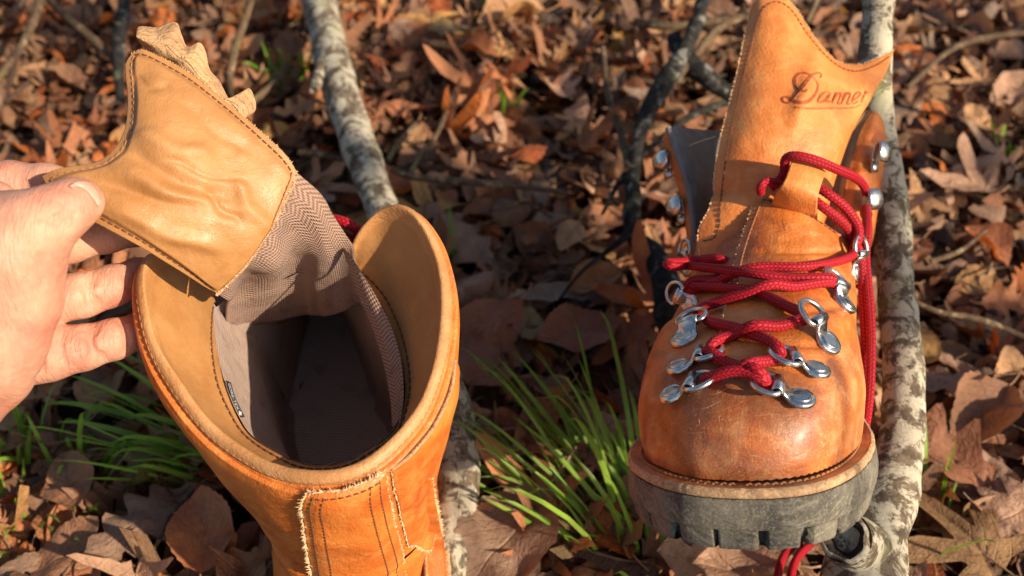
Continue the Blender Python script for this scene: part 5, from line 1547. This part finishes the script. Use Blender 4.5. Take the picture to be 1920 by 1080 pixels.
# joint creases and knuckle folds
def groove(f, x, y, d, r_px, dirpx, wid=.0015, dep=.0017, far=26):
    p = P(x, y, d); dx = P(x + dirpx[0], y + dirpx[1], d) - P(x, y, d); dx /= np.linalg.norm(dx)
    t = (X - p) @ dx; rad = np.linalg.norm(X - p - t[..., None] * dx, axis=-1)
    wob = .0009 * np.sin(rad * 700 + x)
    return f + dep * np.exp(-((t - wob) / wid) ** 2) * (1 - sstep(far * d / FPX, far * 1.7 * d / FPX, rad))
for a in ((140, 555, .44, 42, (10, -2)), (147, 553, .44, 42, (10, -2)), (212, 532, .446, 40, (10, -3)), (146, 646, .438, 43, (10, -3)), (153, 645, .438, 43, (10, -2.5)), (206, 629, .444, 38, (10, -3)), (212, 627, .444, 38, (10, -3)), (135, 461, .442, 37, (10, -3))):
    fz = groove(fz, a[0], a[1], a[2] - .018, a[3], a[4], far=60)
for a in ((118, 388, (10, 5)), (126, 395, (10, 4)), (110, 392, (10, 6)), (132, 402, (10, 3)), (100, 395, (9, 8))):
    fz = groove(fz, a[0], a[1], .371, 40, a[2], wid=.0010, dep=.0009, far=26)
fz = groove(fz, 84, 655, .412, 40, (10, -1), wid=.0014, dep=.0016, far=60)
fz = groove(fz, 44, 655, .405, 40, (10, 2), wid=.0016, dep=.0020, far=75)
fz = fz + vnoise(X, 90, 4) * .0003
HV, HF = surface_nets(fz, np.array([gu_[0], gv_[0], gw_[0]]), HH)
HV = CAM + HV[:, 0:1] * R_ + HV[:, 1:2] * UP + HV[:, 2:3] * FW
hnd = thing('person', 'pale bare left hand reaching in from the left edge, pinching the tan tongue between thumb and finger', 'person', P(60, 620, .45))
hnd['label'] = 'pale bare left hand reaching in from the left, pinching the tan tongue corner'
ho = obj('hand', HV, HF, M_SKIN, hnd)
sm_ = ho.modifiers.new('smooth', 'SMOOTH'); sm_.factor = .5; sm_.iterations = 4
BH = BVHTree.FromPolygons([Vector(v) for v in HV], [tuple(int(q) for q in f) for f in HF])
# thumb nail: curved plate seated in the tip
U0 = [(129, 351), (140, 343), (154, 340), (167, 343), (178, 353), (185, 367), (187, 380)]
L0 = [(134, 354), (143, 350), (152, 352), (162, 359), (170, 368), (177, 378), (182, 387)]
rowsN = []
for t in np.linspace(0, 1, 8):
    r = []
    for (x0, y0), (x1, y1) in zip(arcres(np.c_[U0, np.zeros(7)], n=22)[:, :2], arcres(np.c_[L0, np.zeros(7)], n=22)[:, :2]):
        p, n = hit([BH], x0 + (x1 - x0) * t, y0 + (y1 - y0) * t, .0, dd=.40)
        r.append(p + n * (.0007 * math.sin(math.pi * min(1, max(0, t))) + .0002))
    rowsN.append(r)
ng_ = crom2(np.array(rowsN), 16, 40)
nl = grid_obj('thumbnail', ng_, M_NAIL, hnd); solidify(nl, .0005, 0)

# the pale leaf caught behind the tongue
LU = [(256, 66, .448), (262, 50, .452), (296, 50, .456), (330, 42, .458), (341, 66, .456), (352, 88, .455), (374, 80, .456), (386, 96, .458), (394, 130, .459), (412, 152, .459), (430, 186, .460), (446, 190, .461), (466, 166, .464), (478, 182, .465), (480, 206, .464), (462, 222, .462)]
LU = arcres(np.array(LU, float), n=90)
LM = arcres(np.array([(258, 72, .446), (310, 98, .450), (370, 148, .453), (420, 196, .456), (452, 222, .459)], float), n=90)
LD = LM + (LM - LU) * np.array([.8, .8, 0]) + np.array([0, 0, .012])
rws = crom(np.array([LD, (LD * .5 + LM * .5) + [0, 0, .001], LM, LU * .35 + LM * .65 + np.array([0, 0, -.002]), LU * .7 + LM * .3 + np.array([0, 0, -.0015]), LU]), 26)
LW = CAM + rws[..., 2:3] * (FW + R_ * ((rws[..., 0:1] - 960) / FPX) + UP * ((540 - rws[..., 1:2]) / FPX))
LW = LW + (fbm(LW, 60, 3, 5) * .0022)[..., None] * -FW
uvl = np.stack(np.meshgrid(np.linspace(0, 1, 90), np.linspace(-1, 1, 26)), -1)[..., ::-1].reshape(-1, 2)
o = link('fallen_leaf', make_mesh('fallen_leaf', LW - P(360, 130, .45), gfaces(26, 90), uvl, [M_LEAF])); o.location = P(360, 130, .45)
o.color = (.74, .48, .22, 1)
tag(o, 'large pale tan lobed leaf standing up right behind the lifted tongue', 'leaf')

# ------------------------------------------------------------------ labels for the leaves: colour, kind, place, and rank among its likes
def place_of(px, py):
    V = 'up top' if py < 200 else ('midway down' if py < 560 else ('low down' if py < 860 else 'at the bottom'))
    if px < 250: H = 'at the far left'
    elif px < 600: H = 'left of the pale branch'
    elif px < 900: H = 'just right of the pale branch'
    elif px < 1180: H = 'between the two boots'
    elif px < 1330: H = 'left of the laced boot'
    elif px < 1640: H = 'around the laced boot'
    elif px < 1790: H = 'just right of the lichened branch'
    else: H = 'at the far right'
    return H + ' ' + V
groups = {}
for o, cn, kd, pose in LEAFREC:
    x, y, d = PX(o.location)
    groups.setdefault((cn, kd, pose, place_of(x, y)), []).append((x, y, o))
ORD = ['', 'second ', 'third ', 'fourth ', 'fifth ', 'sixth ', 'seventh ']
for (cn, kd, pose, pl), L in groups.items():
    L.sort(key=lambda q: q[0])
    for i, (x, y, o) in enumerate(L):
        base = f'{cn} {KN[kd]} {pose} {pl}'
        if len(L) > 1: base = (f'leftmost {base}' if i == 0 else (f'rightmost {base}' if i == len(L) - 1 else f'{ORD[i].strip()} from left {base}'))
        o['label'] = base
# ------------------------------------------------------------------ unseen tree added for shade: leaf clusters set along sun rays dapple the litter
SH = [(900, 420, 90, 0), (950, 560, 70, 0), (1000, 250, 50, 0), (740, 120, 45, 0), (1780, 320, 45, 0), (1850, 620, 55, 0), (140, 60, 40, 0), (1880, 120, 45, 0), (420, 330, 20, 0)]  # spots on the litter that the added leaf clusters shade
SD = np.array(SUN_DIR)
tr0 = np.array([1.75, -1.35, 0]); tr0[2] = float(ground_h(tr0[0], tr0[1]))
sp = thing('added_shade_tree', 'added unseen tree with a few brown leaves, placed outside the picture to shade the litter', 'tree', tr0)
trunk = arcres(np.array([tr0, tr0 + [.03, .05, .8], tr0 + [-.02, .02, 1.7], tr0 + [.06, .0, 2.9]]), n=60)
tube_obj('trunk', trunk, np.linspace(.028, .008, 60), M_BARK, sp, seg=14)
mbb = MB(); leafV, leafF, leafU, leafC, nn0 = [], [], [], [], 0
for px, py, r, d in SH:
    tgt = P(px, py, d) if d else PZ(px, py, .01)
    c = tgt + SD * (rng.uniform(1.9, 2.6))
    rw = r * (d or PX(tgt)[2]) / FPX
    k = int(np.argmin(np.abs(trunk[:, 2] - (c[2] - .25)))); a = trunk[min(k, 52)]
    mbb.tube(arcres(np.array([a, a * .6 + c * .4 + [0, 0, .10], a * .25 + c * .75 + [0, 0, .06], c]), n=14), np.linspace(.006, .0018, 14), 6)
    e1 = np.cross(SD, [0, 0, 1.0]); e1 /= np.linalg.norm(e1); e2 = np.cross(SD, e1)
    for i in range(int(14 + (rw / .03) ** 2 * 5)):
        q = c + e1 * rng.gauss(0, rw * .55) + e2 * rng.gauss(0, rw * .45) + SD * rng.gauss(0, .05)
        V, F, U = rng.choice(LOW['beech']); W = (V * rng.uniform(.04, .065)) @ rotm(rng.uniform(0, 6.28), rng.gauss(0, .8), rng.uniform(0, 6.28)).T + q
        leafV.append(W - tr0); leafF.append(F + nn0); leafU.append(U); leafC.append(np.tile([.4, .14, .04, 1.0], (len(W), 1))); nn0 += len(W)
        if i % 3 == 0: mbb.tube([c, (c + q) / 2 + [0, 0, .005], q], .0009, 4)
b_ = mbb.build('limbs', M_BARK, sp); b_['kind'] = 'stuff'
me = make_mesh('foliage', np.vstack(leafV), np.vstack(leafF), np.vstack(leafU), [M_LEAFS], col=np.vstack(leafC))
link('foliage', me, sp, 'stuff')
